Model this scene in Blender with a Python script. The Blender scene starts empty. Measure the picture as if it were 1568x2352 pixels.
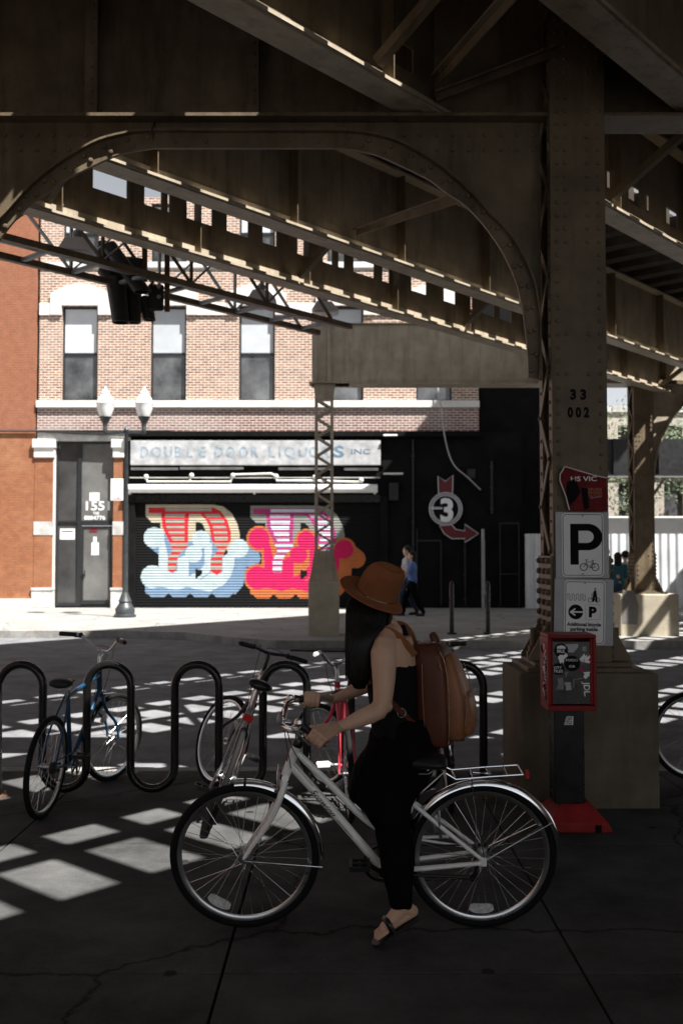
import bpy, math, random
from mathutils import Vector, Matrix, Quaternion, noise as mnoise
random.seed(7)
R = math.radians
scn = bpy.context.scene

# ------------------------------------------------------------------ camera, sky, sun, exposure
F, CX, CY = 2287.0, 784.0, 1176.0            # lens in pixels of a 1568 x 2352 picture
PITCH = math.atan(91 / F)
CAMZ = 1.75
SUN_EL, SUN_A = R(60), R(49)                 # sun behind the camera, to its right
cam = bpy.data.cameras.new('camera'); cam_o = bpy.data.objects.new('camera', cam)
scn.collection.objects.link(cam_o); scn.camera = cam_o
cam.sensor_fit = 'VERTICAL'; cam.sensor_height = 36; cam.lens = 36 * F / 2352
cam.clip_start = 0.05; cam.clip_end = 2000
cam_o.location = (0, 0, CAMZ); cam_o.rotation_euler = (R(90) + PITCH, 0, 0)
cam.dof.use_dof = True; cam.dof.focus_distance = 4.8; cam.dof.aperture_fstop = 3.6
w = bpy.data.worlds.new("World"); scn.world = w; w.use_nodes = True
nt = w.node_tree; bg = nt.nodes['Background']
sky = nt.nodes.new('ShaderNodeTexSky'); sky.sky_type = 'NISHITA'; sky.sun_disc = False
sky.sun_elevation = SUN_EL; sky.sun_rotation = R(180) - SUN_A
sky.air_density = 0.8; sky.dust_density = 0.3
hsv = nt.nodes.new('ShaderNodeHueSaturation'); hsv.inputs['Saturation'].default_value = 0.2
nt.links.new(sky.outputs[0], hsv.inputs['Color']); nt.links.new(hsv.outputs[0], bg.inputs[0])
bg.inputs[1].default_value = 0.05
sl = bpy.data.lights.new('sun', 'SUN'); sl.energy = 5.0; sl.angle = R(0.5); sl.color = (1, .965, .92)
so = bpy.data.objects.new('sun', sl); scn.collection.objects.link(so)
sdir = Vector((math.sin(SUN_A) * math.cos(SUN_EL), -math.cos(SUN_A) * math.cos(SUN_EL), math.sin(SUN_EL)))
so.rotation_euler = sdir.to_track_quat('Z', 'Y').to_euler(); so.location = (12, -10, 30)
scn.view_settings.view_transform = 'Standard'; scn.view_settings.look = 'None'
scn.view_settings.gamma = 1; scn.view_settings.exposure = 1.5
scn.cycles.max_bounces = 6; scn.cycles.diffuse_bounces = 3; scn.cycles.glossy_bounces = 3
scn.cycles.sample_clamp_indirect = 4; scn.cycles.caustics_reflective = False; scn.cycles.caustics_refractive = False

# ------------------------------------------------------------------ helpers
def ray(px, py):
    u = (px - CX) / F; v = (CY - py) / F
    return Vector((u, math.cos(PITCH) - v * math.sin(PITCH), math.sin(PITCH) + v * math.cos(PITCH)))
def at(px, py, Y):                              # the point seen at a picture position, at depth Y
    d = ray(px, py); t = Y / d.y
    return Vector((d.x * t, Y, CAMZ + d.z * t))
def ax(px, Y): return (px - CX) / F * Y         # X only
def az(py, Y): return at(CX, py, Y).z           # Z only
def inlocal(M, px, py, yl):                     # hit the plane y = yl of a local frame M
    Mi = M.inverted(); o = Mi @ Vector((0, 0, CAMZ)); d = Mi.to_3x3() @ ray(px, py)
    t = (yl - o.y) / d.y; return o + d * t

def tag(o, label=None, cat=None, group=None, kind=None):
    if label: o['label'] = label
    if cat: o['category'] = cat
    if group: o['group'] = group
    if kind: o['kind'] = kind
    return o
def empty(name, loc=(0, 0, 0), label=None, cat=None, group=None):
    o = bpy.data.objects.new(name, None); scn.collection.objects.link(o); o.location = loc
    o.empty_display_size = .1
    return tag(o, label, cat, group)
def copy_tree(o, parent=None):
    c = o.copy(); scn.collection.objects.link(c)
    if parent: c.parent = parent
    for ch in list(o.children): copy_tree(ch, c)
    return c

class MB:
    def __init__(s): s.v = []; s.f = []; s.m = []
    def add(s, vs, fs, mi=0):
        b = len(s.v); s.v += [tuple(v) for v in vs]
        s.f += [tuple(i + b for i in f) for f in fs]; s.m += [mi] * len(fs)
    def box(s, x0, x1, y0, y1, z0, z1, mi=0):
        s.obox(Vector(((x0+x1)/2, (y0+y1)/2, (z0+z1)/2)), Vector(((x1-x0)/2, 0, 0)), Vector((0, (y1-y0)/2, 0)), Vector((0, 0, (z1-z0)/2)), mi)
    def obox(s, c, a, b, d, mi=0):
        vs = [c + a*i + b*j + d*k for k in (-1, 1) for j in (-1, 1) for i in (-1, 1)]
        s.add(vs, [(0, 2, 3, 1), (4, 5, 7, 6), (0, 1, 5, 4), (2, 6, 7, 3), (0, 4, 6, 2), (1, 3, 7, 5)], mi)
    def beam(s, p, q, wd, ht, up=(0, 0, 1), mi=0):
        p = Vector(p); q = Vector(q); a = (q - p); up = Vector(up)
        sd = a.cross(up).normalized(); u2 = sd.cross(a).normalized()
        s.obox((p+q)/2, a/2, sd*wd/2, u2*ht/2, mi)
    def tube(s, pts, r, n=8, closed=False, mi=0, flat=None):
        pts = [Vector(p) for p in pts]; m = len(pts)
        rs = r if isinstance(r, (list, tuple)) else [r]*m
        t0 = (pts[1]-pts[0]).normalized()
        ref = Vector((0, 0, 1)) if abs(t0.z) < .9 else Vector((1, 0, 0))
        nrm = t0.cross(ref).normalized(); vs = []
        for i, p in enumerate(pts):
            if closed: t = (pts[(i+1) % m]-pts[i-1]).normalized()
            elif i == 0: t = t0
            elif i == m-1: t = (pts[-1]-pts[-2]).normalized()
            else: t = ((pts[i+1]-p).normalized()+(p-pts[i-1]).normalized()).normalized()
            nrm = (nrm - t*nrm.dot(t)).normalized(); bn = t.cross(nrm)
            for k in range(n):
                a = 2*math.pi*k/n
                vs.append(p + (nrm*math.cos(a) + bn*math.sin(a)*(flat or 1))*rs[i])
        fs = []
        for i in range(m if closed else m-1):
            j = (i+1) % m
            for k in range(n):
                fs.append((i*n+k, i*n+(k+1) % n, j*n+(k+1) % n, j*n+k))
        if not closed:
            fs.append(tuple(range(n))[::-1]); fs.append(tuple((m-1)*n+k for k in range(n)))
        s.add(vs, fs, mi)
    def cyl(s, p, q, r, n=12, mi=0): s.tube([p, q], r, n, mi=mi)
    def ring(s, c, a, b, r0, prof, n=48, mi=0):      # sweep closed profile (dr, dn) around circle; a,b in-plane unit axes
        c = Vector(c); a = Vector(a); b = Vector(b); nn = a.cross(b); m = len(prof); vs = []
        for i in range(n):
            t = 2*math.pi*i/n; e = a*math.cos(t)+b*math.sin(t)
            for dr, dn in prof: vs.append(c + e*(r0+dr) + nn*dn)
        fs = [(i*m+k, i*m+(k+1) % m, ((i+1) % n)*m+(k+1) % m, ((i+1) % n)*m+k) for i in range(n) for k in range(m)]
        s.add(vs, fs, mi)
    def lathe(s, prof, c=(0, 0, 0), n=20, axis='Z', mi=0, M=None):
        c = Vector(c); vs = []; m = len(prof)
        for i in range(n):
            t = 2*math.pi*i/n
            for r_, h in prof:
                v = Vector((r_*math.cos(t), r_*math.sin(t), h))
                if axis == 'Y': v = Vector((v.x, v.z, v.y))
                if axis == 'X': v = Vector((v.z, v.x, v.y))
                if M: v = M @ v
                vs.append(c+v)
        fs = [(i*m+k, ((i+1) % n)*m+k, ((i+1) % n)*m+k+1, i*m+k+1) for i in range(n) for k in range(m-1)]
        s.add(vs, fs, mi)
    def ball(s, c, r, sx=1, sy=1, sz=1, n=12, M=None, mi=0):
        c = Vector(c); vs = []; m = n//2+1
        for i in range(m):
            ph = math.pi*i/(m-1)
            for k in range(n):
                t = 2*math.pi*k/n
                v = Vector((math.sin(ph)*math.cos(t)*r*sx, math.sin(ph)*math.sin(t)*r*sy, math.cos(ph)*r*sz))
                if M: v = M @ v
                vs.append(c+v)
        s.add(vs, [(i*n+k, (i+1)*n+k, (i+1)*n+(k+1) % n, i*n+(k+1) % n) for i in range(m-1) for k in range(n)], mi)
    def limb(s, pts, rs, n=14):                      # tapered limb with round joints
        s.tube(pts, rs, n)
        for p, r_ in zip(pts, rs): s.ball(p, r_, n=n)
    def prism(s, poly, fn, d0, d1, mi=0):            # polygon (a,b) pushed from depth d0 to d1 by fn(a,b,d)
        n = len(poly)
        vs = [fn(a, b, d0) for a, b in poly]+[fn(a, b, d1) for a, b in poly]
        fs = [tuple(range(n)), tuple(range(n, 2*n))[::-1]]+[(i, i+n, (i+1) % n+n, (i+1) % n) for i in range(n)]
        s.add(vs, fs, mi)
    def rivet(s, c, nrm, r=.016, h=.012, mi=0):
        c = Vector(c); nrm = Vector(nrm).normalized(); a = nrm.orthogonal().normalized(); b = nrm.cross(a); vs = []
        for rr, hh in ((r, 0), (r*.8, h*.65)):
            for k in range(7):
                t = 2*math.pi*k/7; vs.append(c+(a*math.cos(t)+b*math.sin(t))*rr+nrm*hh)
        vs.append(c+nrm*h)
        s.add(vs, [(k, (k+1) % 7, 7+(k+1) % 7, 7+k) for k in range(7)]+[(7+k, 7+(k+1) % 7, 14) for k in range(7)], mi)
    def loft(s, secs, n=20, caps=True, mi=0):        # secs: (center, half-axis a, half-axis b)
        vs = []
        for c, a, b in secs:
            c = Vector(c); a = Vector(a); b = Vector(b)
            for k in range(n):
                t = 2*math.pi*k/n; vs.append(c+a*math.cos(t)+b*math.sin(t))
        m = len(secs)
        fs = [(i*n+k, i*n+(k+1) % n, (i+1)*n+(k+1) % n, (i+1)*n+k) for i in range(m-1) for k in range(n)]
        if caps: fs += [tuple(range(n))[::-1], tuple((m-1)*n+k for k in range(n))]
        s.add(vs, fs, mi)
    def text(s, txt, x0, x1, z0, z1, fn, d=.002, bold=0, mi=0, shear=0):
        cu = bpy.data.curves.new('t', 'FONT'); cu.body = txt; cu.size = 1; cu.offset = bold; cu.resolution_u = 3; cu.shear = shear
        o = bpy.data.objects.new('t', cu); scn.collection.objects.link(o)
        dg = bpy.context.evaluated_depsgraph_get(); dg.update()
        me = bpy.data.meshes.new_from_object(o.evaluated_get(dg))
        xs = [v.co.x for v in me.vertices]; ys = [v.co.y for v in me.vertices]
        if xs:
            ax_, bx_, ay_, by_ = min(xs), max(xs), min(ys), max(ys)
            vs = [fn(x0+(v.co.x-ax_)/(bx_-ax_)*(x1-x0), z0+(v.co.y-ay_)/(by_-ay_)*(z1-z0), d) for v in me.vertices]
            s.add(vs, [tuple(p.vertices) for p in me.polygons], mi)
        bpy.data.objects.remove(o); bpy.data.curves.remove(cu); bpy.data.meshes.remove(me)
    def build(s, name, mats, parent=None, smooth=False, bevel=0, sub=0, sharp=40):
        me = bpy.data.meshes.new(name); me.from_pydata(s.v, [], s.f); me.validate()
        if not isinstance(mats, (list, tuple)): mats = [mats]
        for m in mats: me.materials.append(m)
        if len(mats) > 1 and len(me.polygons) == len(s.m): me.polygons.foreach_set('material_index', s.m)
        o = bpy.data.objects.new(name, me); scn.collection.objects.link(o)
        if parent: o.parent = parent
        if smooth:
            me.polygons.foreach_set('use_smooth', [True]*len(me.polygons))
            try: me.set_sharp_from_angle(angle=R(sharp))
            except Exception: pass
        if bevel:
            b = o.modifiers.new('b', 'BEVEL'); b.width = bevel; b.segments = 2; b.limit_method = 'ANGLE'; b.angle_limit = R(40)
        if sub:
            b = o.modifiers.new('s', 'SUBSURF'); b.levels = sub; b.render_levels = sub
        return o
def fuse(mb, name, mat_, parent, voxel=.006, it=4, fac=.5):
    o = mb.build(name, mat_, parent)
    m = o.modifiers.new('r', 'REMESH'); m.mode = 'VOXEL'; m.voxel_size = voxel; m.use_smooth_shade = True
    if it:
        k = o.modifiers.new('s', 'SMOOTH'); k.iterations = it; k.factor = fac
    dg = bpy.context.evaluated_depsgraph_get(); dg.update()
    me = bpy.data.meshes.new_from_object(o.evaluated_get(dg))
    o.modifiers.clear(); old = o.data; o.data = me; bpy.data.meshes.remove(old); me.name = name
    me.polygons.foreach_set('use_smooth', [True]*len(me.polygons))
    return o
def folds(o, amp, f=(9, 9, 3.5), off=0):              # soft cloth creases
    me = o.data; nrm = [v.normal.copy() for v in me.vertices]
    for v, nv_ in zip(me.vertices, nrm):
        q = Vector((v.co.x*f[0]+off, v.co.y*f[1], v.co.z*f[2]+v.co.x*4))
        n = 1-abs(mnoise.noise(q))*2.4; n2 = mnoise.noise(q*2.7)
        v.co += nv_*(n*amp+n2*amp*.5)
    me.update()
def spline(pts, k=6, closed=False):                  # Catmull-Rom
    P = [Vector(p) for p in pts]; out = []; n = len(P)
    for i in range(n if closed else n-1):
        g = lambda j: P[j % n] if closed else P[max(0, min(n-1, j))]
        a, b, c, d = g(i-1), g(i), g(i+1), g(i+2)
        for j in range(k):
            t = j/k
            out.append(.5*((2*b)+(c-a)*t+(2*a-5*b+4*c-d)*t*t+(3*b-a-3*c+d)*t**3))
    if not closed: out.append(P[-1])
    return out

# ------------------------------------------------------------------ materials
def mat(name, col, rough=.6, metal=0., var=.15, scale=8., bump=0., bscale=60., rvar=.1, spec=.5, col2=None, coat=0., detail=6):
    m = bpy.data.materials.new(name); m.use_nodes = True; t = m.node_tree; N = t.nodes; L = t.links
    b = N['Principled BSDF']; b.inputs['Metallic'].default_value = metal
    b.inputs['Specular IOR Level'].default_value = spec; b.inputs['Coat Weight'].default_value = coat
    tc = N.new('ShaderNodeTexCoord'); n = N.new('ShaderNodeTexNoise'); n.inputs['Scale'].default_value = scale
    n.inputs['Detail'].default_value = detail; n.inputs['Roughness'].default_value = .6
    L.new(tc.outputs['Object'], n.inputs['Vector'])
    cr = N.new('ShaderNodeValToRGB'); cr.color_ramp.elements[0].position = .3; cr.color_ramp.elements[1].position = .72
    c1 = [max(0, c*(1-var)) for c in col]; c2 = col2 or [min(1, c*(1+var)) for c in col]
    cr.color_ramp.elements[0].color = (*c1, 1); cr.color_ramp.elements[1].color = (*c2, 1)
    L.new(n.outputs['Fac'], cr.inputs[0]); L.new(cr.outputs[0], b.inputs['Base Color'])
    mr = N.new('ShaderNodeMapRange'); mr.inputs['To Min'].default_value = max(.02, rough-rvar); mr.inputs['To Max'].default_value = min(1, rough+rvar)
    L.new(n.outputs['Fac'], mr.inputs['Value']); L.new(mr.outputs[0], b.inputs['Roughness'])
    if bump:
        n2 = N.new('ShaderNodeTexNoise'); n2.inputs['Scale'].default_value = bscale; n2.inputs['Detail'].default_value = 5
        L.new(tc.outputs['Object'], n2.inputs['Vector'])
        bp = N.new('ShaderNodeBump'); bp.inputs['Strength'].default_value = bump; bp.inputs['Distance'].default_value = .01
        L.new(n2.outputs['Fac'], bp.inputs['Height']); L.new(bp.outputs[0], b.inputs['Normal'])
    return m
def brick(name, c1, c2, mortar, msize=.012, wall=(.2, .8), stain=(.5, .5, .5), smear=0.3, squash=1.0):
    m = bpy.data.materials.new(name); m.use_nodes = True; t = m.node_tree; N = t.nodes; L = t.links; b = N['Principled BSDF']
    b.inputs['Roughness'].default_value = .85
    tc = N.new('ShaderNodeTexCoord'); sx = N.new('ShaderNodeSeparateXYZ'); cx = N.new('ShaderNodeCombineXYZ'); ad = N.new('ShaderNodeMath')
    L.new(tc.outputs['Object'], sx.inputs[0]); L.new(sx.outputs['X'], ad.inputs[0]); L.new(sx.outputs['Y'], ad.inputs[1])
    L.new(ad.outputs[0], cx.inputs['X']); L.new(sx.outputs['Z'], cx.inputs['Y'])
    bt = N.new('ShaderNodeTexBrick'); bt.inputs['Scale'].default_value = 1; bt.inputs['Brick Width'].default_value = .215
    bt.inputs['Row Height'].default_value = .0755; bt.inputs['Mortar Size'].default_value = msize; bt.inputs['Mortar Smooth'].default_value = .3
    bt.inputs['Color1'].default_value = (*c1, 1); bt.inputs['Color2'].default_value = (*c2, 1); bt.inputs['Mortar'].default_value = (*mortar, 1)
    bt.inputs['Bias'].default_value = -.1
    L.new(cx.outputs[0], bt.inputs['Vector'])
    n = N.new('ShaderNodeTexNoise'); n.inputs['Scale'].default_value = .8; n.inputs['Detail'].default_value = 8; n.inputs['Roughness'].default_value = .65
    L.new(cx.outputs[0], n.inputs['Vector'])
    cr = N.new('ShaderNodeValToRGB'); cr.color_ramp.elements[0].position = .45; cr.color_ramp.elements[1].position = .75
    cr.color_ramp.elements[0].color = (0, 0, 0, 1); cr.color_ramp.elements[1].color = (smear, smear, smear, 1)
    L.new(n.outputs['Fac'], cr.inputs[0])
    mx = N.new('ShaderNodeMixRGB'); mx.inputs[2].default_value = (*stain, 1)
    L.new(cr.outputs[0], mx.inputs[0]); L.new(bt.outputs[0], mx.inputs[1])
    n3 = N.new('ShaderNodeTexNoise'); n3.inputs['Scale'].default_value = 5; n3.inputs['Detail'].default_value = 4; L.new(cx.outputs[0], n3.inputs['Vector'])
    mr = N.new('ShaderNodeMapRange'); mr.inputs['To Min'].default_value = .7; mr.inputs['To Max'].default_value = 1.3; L.new(n3.outputs['Fac'], mr.inputs['Value'])
    mm = N.new('ShaderNodeMixRGB'); mm.blend_type = 'MULTIPLY'; mm.inputs[0].default_value = 1
    L.new(mx.outputs[0], mm.inputs[1]); L.new(mr.outputs[0], mm.inputs[2]); L.new(mm.outputs[0], b.inputs['Base Color'])
    bp = N.new('ShaderNodeBump'); bp.invert = True; bp.inputs['Strength'].default_value = .6; bp.inputs['Distance'].default_value = .01
    L.new(bt.outputs['Fac'], bp.inputs['Height']); L.new(bp.outputs[0], b.inputs['Normal'])
    return m
def ground_mat(name, col, patch, sc=1.2, spots=True, grain=.25):
    m = bpy.data.materials.new(name); m.use_nodes = True; t = m.node_tree; N = t.nodes; L = t.links; b = N['Principled BSDF']
    b.inputs['Roughness'].default_value = .95; b.inputs['Specular IOR Level'].default_value = .05
    tc = N.new('ShaderNodeTexCoord')
    def noise(s_, d=6, r_=.6):
        n = N.new('ShaderNodeTexNoise'); n.inputs['Scale'].default_value = s_; n.inputs['Detail'].default_value = d; n.inputs['Roughness'].default_value = r_
        L.new(tc.outputs['Object'], n.inputs['Vector']); return n
    a = noise(sc, 8, .7); cr = N.new('ShaderNodeValToRGB'); e = cr.color_ramp.elements
    e[0].position = .35; e[1].position = .65; e[0].color = (*patch, 1); e[1].color = (*col, 1)
    L.new(a.outputs['Fac'], cr.inputs[0])
    g = noise(90, 3); mr = N.new('ShaderNodeMapRange'); mr.inputs['To Min'].default_value = 1-grain; mr.inputs['To Max'].default_value = 1+grain
    L.new(g.outputs['Fac'], mr.inputs['Value'])
    mm = N.new('ShaderNodeMixRGB'); mm.blend_type = 'MULTIPLY'; mm.inputs[0].default_value = 1
    L.new(cr.outputs[0], mm.inputs[1]); L.new(mr.outputs[0], mm.inputs[2]); last = mm
    if spots:                                        # chewing gum and oil spots
        v = N.new('ShaderNodeTexVoronoi'); v.inputs['Scale'].default_value = 2.2; L.new(tc.outputs['Object'], v.inputs['Vector'])
        c2 = N.new('ShaderNodeValToRGB'); c2.color_ramp.elements[0].position = .05; c2.color_ramp.elements[1].position = .075
        c2.color_ramp.elements[0].color = (.35, .35, .35, 1); c2.color_ramp.elements[1].color = (1, 1, 1, 1)
        L.new(v.outputs['Distance'], c2.inputs[0])
        m2 = N.new('ShaderNodeMixRGB'); m2.blend_type = 'MULTIPLY'; m2.inputs[0].default_value = 1
        L.new(last.outputs[0], m2.inputs[1]); L.new(c2.outputs[0], m2.inputs[2]); last = m2
        wn = noise(1.5, 5); vm = N.new('ShaderNodeMixRGB'); vm.inputs[0].default_value = .35; L.new(tc.outputs['Object'], vm.inputs[1]); L.new(wn.outputs['Color'], vm.inputs[2])
        v2 = N.new('ShaderNodeTexVoronoi'); v2.feature = 'DISTANCE_TO_EDGE'; v2.inputs['Scale'].default_value = .55; L.new(vm.outputs[0], v2.inputs['Vector'])   # hairline cracks
        c3 = N.new('ShaderNodeValToRGB'); c3.color_ramp.elements[0].position = .0; c3.color_ramp.elements[1].position = .006
        c3.color_ramp.elements[0].color = (.3, .3, .3, 1); c3.color_ramp.elements[1].color = (1, 1, 1, 1); L.new(v2.outputs['Distance'], c3.inputs[0])
        m3 = N.new('ShaderNodeMixRGB'); m3.blend_type = 'MULTIPLY'; m3.inputs[0].default_value = 1
        L.new(last.outputs[0], m3.inputs[1]); L.new(c3.outputs[0], m3.inputs[2]); last = m3
    L.new(last.outputs[0], b.inputs['Base Color'])
    bp = N.new('ShaderNodeBump'); bp.inputs['Strength'].default_value = .35; bp.inputs['Distance'].default_value = .01
    L.new(g.outputs['Fac'], bp.inputs['Height']); L.new(bp.outputs[0], b.inputs['Normal'])
    return m

M = {}
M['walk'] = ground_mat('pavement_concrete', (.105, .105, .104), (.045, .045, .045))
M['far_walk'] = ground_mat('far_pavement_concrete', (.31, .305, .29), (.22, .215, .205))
M['road'] = ground_mat('asphalt', (.22, .222, .23), (.13, .131, .137), 2.0, False, .35)
M['lot'] = ground_mat('parking_lot_asphalt', (.09, .09, .09), (.06, .06, .06), 1, False)
M['kerb'] = ground_mat('kerb_stone', (.36, .35, .33), (.2, .2, .19), 3, False)
M['dirt'] = ground_mat('earth', (.06, .058, .055), (.04, .04, .04), 1, False)
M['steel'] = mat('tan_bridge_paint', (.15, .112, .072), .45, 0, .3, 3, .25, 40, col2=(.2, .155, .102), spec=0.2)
M['rust'] = mat('rusty_steel', (.13, .075, .045), .7, 0, .4, 9, .3, 60, spec=0.1)
def grime(m, dark=(.05, .035, .022), amt=.75):       # vertical rain streaks and rust blooms on painted steel
    t = m.node_tree; N = t.nodes; L = t.links; b = N['Principled BSDF']; src = b.inputs['Base Color'].links[0].from_socket
    tc = N.new('ShaderNodeTexCoord'); mp = N.new('ShaderNodeMapping'); mp.inputs['Scale'].default_value = (7, 7, .9); n = N.new('ShaderNodeTexNoise')
    n.inputs['Scale'].default_value = 1; n.inputs['Detail'].default_value = 8; n.inputs['Roughness'].default_value = .7
    L.new(tc.outputs['Object'], mp.inputs[0]); L.new(mp.outputs[0], n.inputs['Vector'])
    cr = N.new('ShaderNodeValToRGB'); cr.color_ramp.elements[0].position = .5; cr.color_ramp.elements[1].position = .72
    cr.color_ramp.elements[0].color = (0, 0, 0, 1); cr.color_ramp.elements[1].color = (amt, amt, amt, 1); L.new(n.outputs['Fac'], cr.inputs[0])
    mx = N.new('ShaderNodeMixRGB'); mx.inputs[2].default_value = (*dark, 1); L.new(cr.outputs[0], mx.inputs[0]); L.new(src, mx.inputs[1]); L.new(mx.outputs[0], b.inputs['Base Color'])
M['steel_lit'] = mat('lit_bridge_paint', (.4, .335, .245), .5, 0, .2, 3, .25, 40, col2=(.48, .41, .31), spec=0.25); grime(M['steel_lit'], (.1, .08, .06), .5)  # same bridge paint, brightness put into the colour for far steel and flanges
M['pier_lit'] = mat('lit_painted_concrete', (.42, .37, .28), .8, 0, .2, 2.5, .5, 30, col2=(.5, .45, .35), spec=0.15)  # same concrete, lightened to offset the shade on the far piers
M['steel_midlit'] = mat('midlit_bridge_paint', (.23, .18, .12), .5, 0, .25, 3, .25, 40, col2=(.3, .24, .165), spec=0.25); grime(M['steel_midlit'])  # same bridge paint, partly brightened for the farther webs and nearest flange
grime(M['steel'])
M['tie'] = mat('creosoted_timber', (.06, .048, .038), .85, 0, .3, 6, .3, 30, spec=0.1)
M['rail'] = mat('rail_steel', (.25, .2, .17), .4, .7, .2, 8)
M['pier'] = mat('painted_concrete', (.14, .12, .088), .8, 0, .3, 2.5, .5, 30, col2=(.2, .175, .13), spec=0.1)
M['pier_dk'] = mat('grey_graffiti_cover_paint', (.16, .15, .14), .8)
grime(M['pier'], (.1, .085, .065), .6)
M['brickA'] = brick('pale_pointed_brick', (.19, .07, .032), (.34, .18, .095), (.58, .52, .46), .017, stain=(.5, .42, .36), smear=.35)
M['brickB'] = brick('dark_red_brick', (.15, .05, .038), (.25, .11, .085), (.55, .51, .47), .015, stain=(.5, .46, .43), smear=.4)
M['brickL'] = brick('orange_painted_brick', (.29, .11, .045), (.25, .09, .04), (.21, .09, .05), .007, stain=(.42, .22, .12), smear=.5)
M['brickU'] = brick('faded_red_brick', (.27, .10, .05), (.28, .11, .055), (.22, .09, .05), .008, stain=(.3, .13, .09), smear=.3)
M['brickT'] = brick('tan_far_brick', (.4, .34, .27), (.34, .29, .24), (.5, .47, .42), .012)
M['stone'] = mat('white_painted_stone', (.66, .645, .61), .7, 0, .1, 3, .3, 30)
M['stone2'] = mat('stained_stone', (.5, .49, .47), .8, 0, .35, 3, .3, 30, col2=(.68, .67, .65))
M['black'] = mat('black_wall_paint', (.008, .008, .008), .9, 0, .5, 2, .3, 20, spec=.1)
M['blackgloss'] = mat('black_gloss_paint', (.010, .010, .010), .28, 0, .3, 10, .05, 80, spec=0.35)
M['rackpaint'] = mat('scuffed_black_rack_paint', (.008, .008, .008), .22, 0, .4, 10, .05, 80, spec=0.4)
M['frameblk'] = mat('black_window_frame', (.02, .022, .024), .35)
M['glass'] = mat('dark_window_glass', (.02, .022, .025), .05, 0, .9, 1.1, 0, col2=(.16, .165, .17), rvar=.02, spec=.8)  # cloudy pale tones in the colour stand in for reflections
M['glassl'] = mat('entry_glass', (.14, .14, .135), .12, 0, .5, .8, 0, rvar=.03, spec=.7)
M['blind'] = mat('blind_and_painted_glare', (.62, .65, .68), .4, 0, .1, 2)  # blind in one window; elsewhere its pale tone stands in for reflections
M['white'] = mat('white_paint', (.78, .78, .77), .5, 0, .06, 5)
M['paper'] = mat('white_paper', (.8, .8, .79), .7, 0, .03, 5)
M['signw'] = mat('white_sign_face', (.84, .85, .86), .45, 0, .05, 6, spec=0.2)
M['alu'] = mat('weathered_aluminium', (.33, .34, .35), .5, .4, .15, 6, .1, 40, spec=0.3)
M['ink'] = mat('black_ink', (.006, .006, .006), .85, spec=.15)
M['red'] = mat('red_plastic', (.2, .006, .007), .45, 0, .15, 8, spec=0.25)
M['redp'] = mat('red_base_paint', (.27, .02, .02), .55, 0, .25, 8, .2, 40, spec=0.15)
M['redsign'] = mat('weathered_red_print', (.15, .006, .008), .45, 0, .5, 14, spec=0.1)
M['chrome'] = mat('chrome', (.75, .76, .78), .12, 1, .05, 8)
M['alloy'] = mat('brushed_alloy', (.6, .61, .62), .3, 1, .05, 8)
M['spoke'] = mat('spoke_steel', (.7, .7, .72), .25, 1, .05, 8)
M['tyre'] = mat('tyre_rubber', (.005, .005, .005), .8, 0, .3, 20, .2, 120, spec=.2)
M['bikew'] = mat('white_bicycle_paint', (.86, .86, .84), .3, 0, .03, 4, coat=.3)
M['bikeb'] = mat('blue_bicycle_paint', (.007, .055, .12), .3, .2, .1, 5)
M['bikes'] = mat('silver_bicycle_paint', (.42, .43, .44), .25, .8, .1, 5)
M['biker'] = mat('red_bicycle_paint', (.6, .05, .08), .3, .1, .1, 5)
M['biked'] = mat('dark_bicycle_paint', (.02, .02, .025), .3, .1, .1, 5)
M['plastic'] = mat('black_plastic', (.014, .014, .014), .45, 0, .2, 12, spec=0.3)
M['reflector'] = mat('clear_reflector', (.6, .6, .6), .25, 0, .3, 60)
M['redlens'] = mat('red_reflector', (.7, .03, .02), .2, 0, .3, 60)
M['skin'] = mat('skin', (.58, .365, .25), .5, 0, .08, 8, .08, 90)
M['hair'] = mat('dark_hair', (.006, .005, .004), .5, 0, .4, 30, spec=0.25)
M['tank'] = mat('dark_grey_vest_cloth', (.008, .008, .009), .85, 0, .2, 20, .2, 150, spec=0.1)
M['trouser'] = mat('black_trouser_cloth', (.004, .004, .0045), .9, 0, .2, 12, .2, 150, spec=0.05)
M['felt'] = mat('rust_brown_felt', (.25, .092, .04), .9, 0, .18, 7, .3, 200, spec=0.1)
M['leather'] = mat('brown_leather', (.10, .028, .013), .45, 0, .25, 6, .12, 80, spec=0.3)
M['leather2'] = mat('tan_leather', (.27, .11, .05), .42, 0, .25, 6, .12, 80, spec=0.3)
M['sigblk'] = mat('signal_black', (.02, .02, .02), .5, 0, .3, 8)
M['brass'] = mat('worn_zip_metal', (.62, .55, .45), .35, 1, .3, 60)
M['dkmetal'] = mat('dark_scuffed_metal', (.018, .018, .019), .5, .2, .5, 6)
M['globe'] = mat('milk_glass', (.8, .8, .78), .3, 0, .03, 5)
M['lampg'] = mat('lamp_post_green_black', (.035, .042, .045), .45, 0, .3, 8)
M['fence'] = mat('white_corrugated_metal', (.66, .68, .7), .5, .1, .15, 1.5)
M['leaf'] = mat('leaf', (.09, .12, .06), .6, 0, .4, 3)
M['bark'] = mat('bark', (.1, .075, .055), .9, 0, .3, 10, .5, 20)
M['blue'] = mat('blue_shirt_cloth', (.09, .17, .38), .8, 0, .15, 10)
M['lshirt'] = mat('pale_shirt_cloth', (.42, .44, .48), .8, 0, .1, 10)
M['denim'] = mat('dark_denim', (.02, .035, .07), .85, 0, .2, 20)
M['teal'] = mat('teal_cloth', (.015, .09, .11), .8)
M['wire'] = mat('cable_black', (.015, .015, .015), .6)
M['gwire'] = mat('grey_cable', (.35, .34, .32), .6)
M['neon'] = mat('sign_tube_white', (.5, .5, .52), .3)
M['neonr'] = mat('sign_dark_red', (.14, .012, .018), .5)
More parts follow.
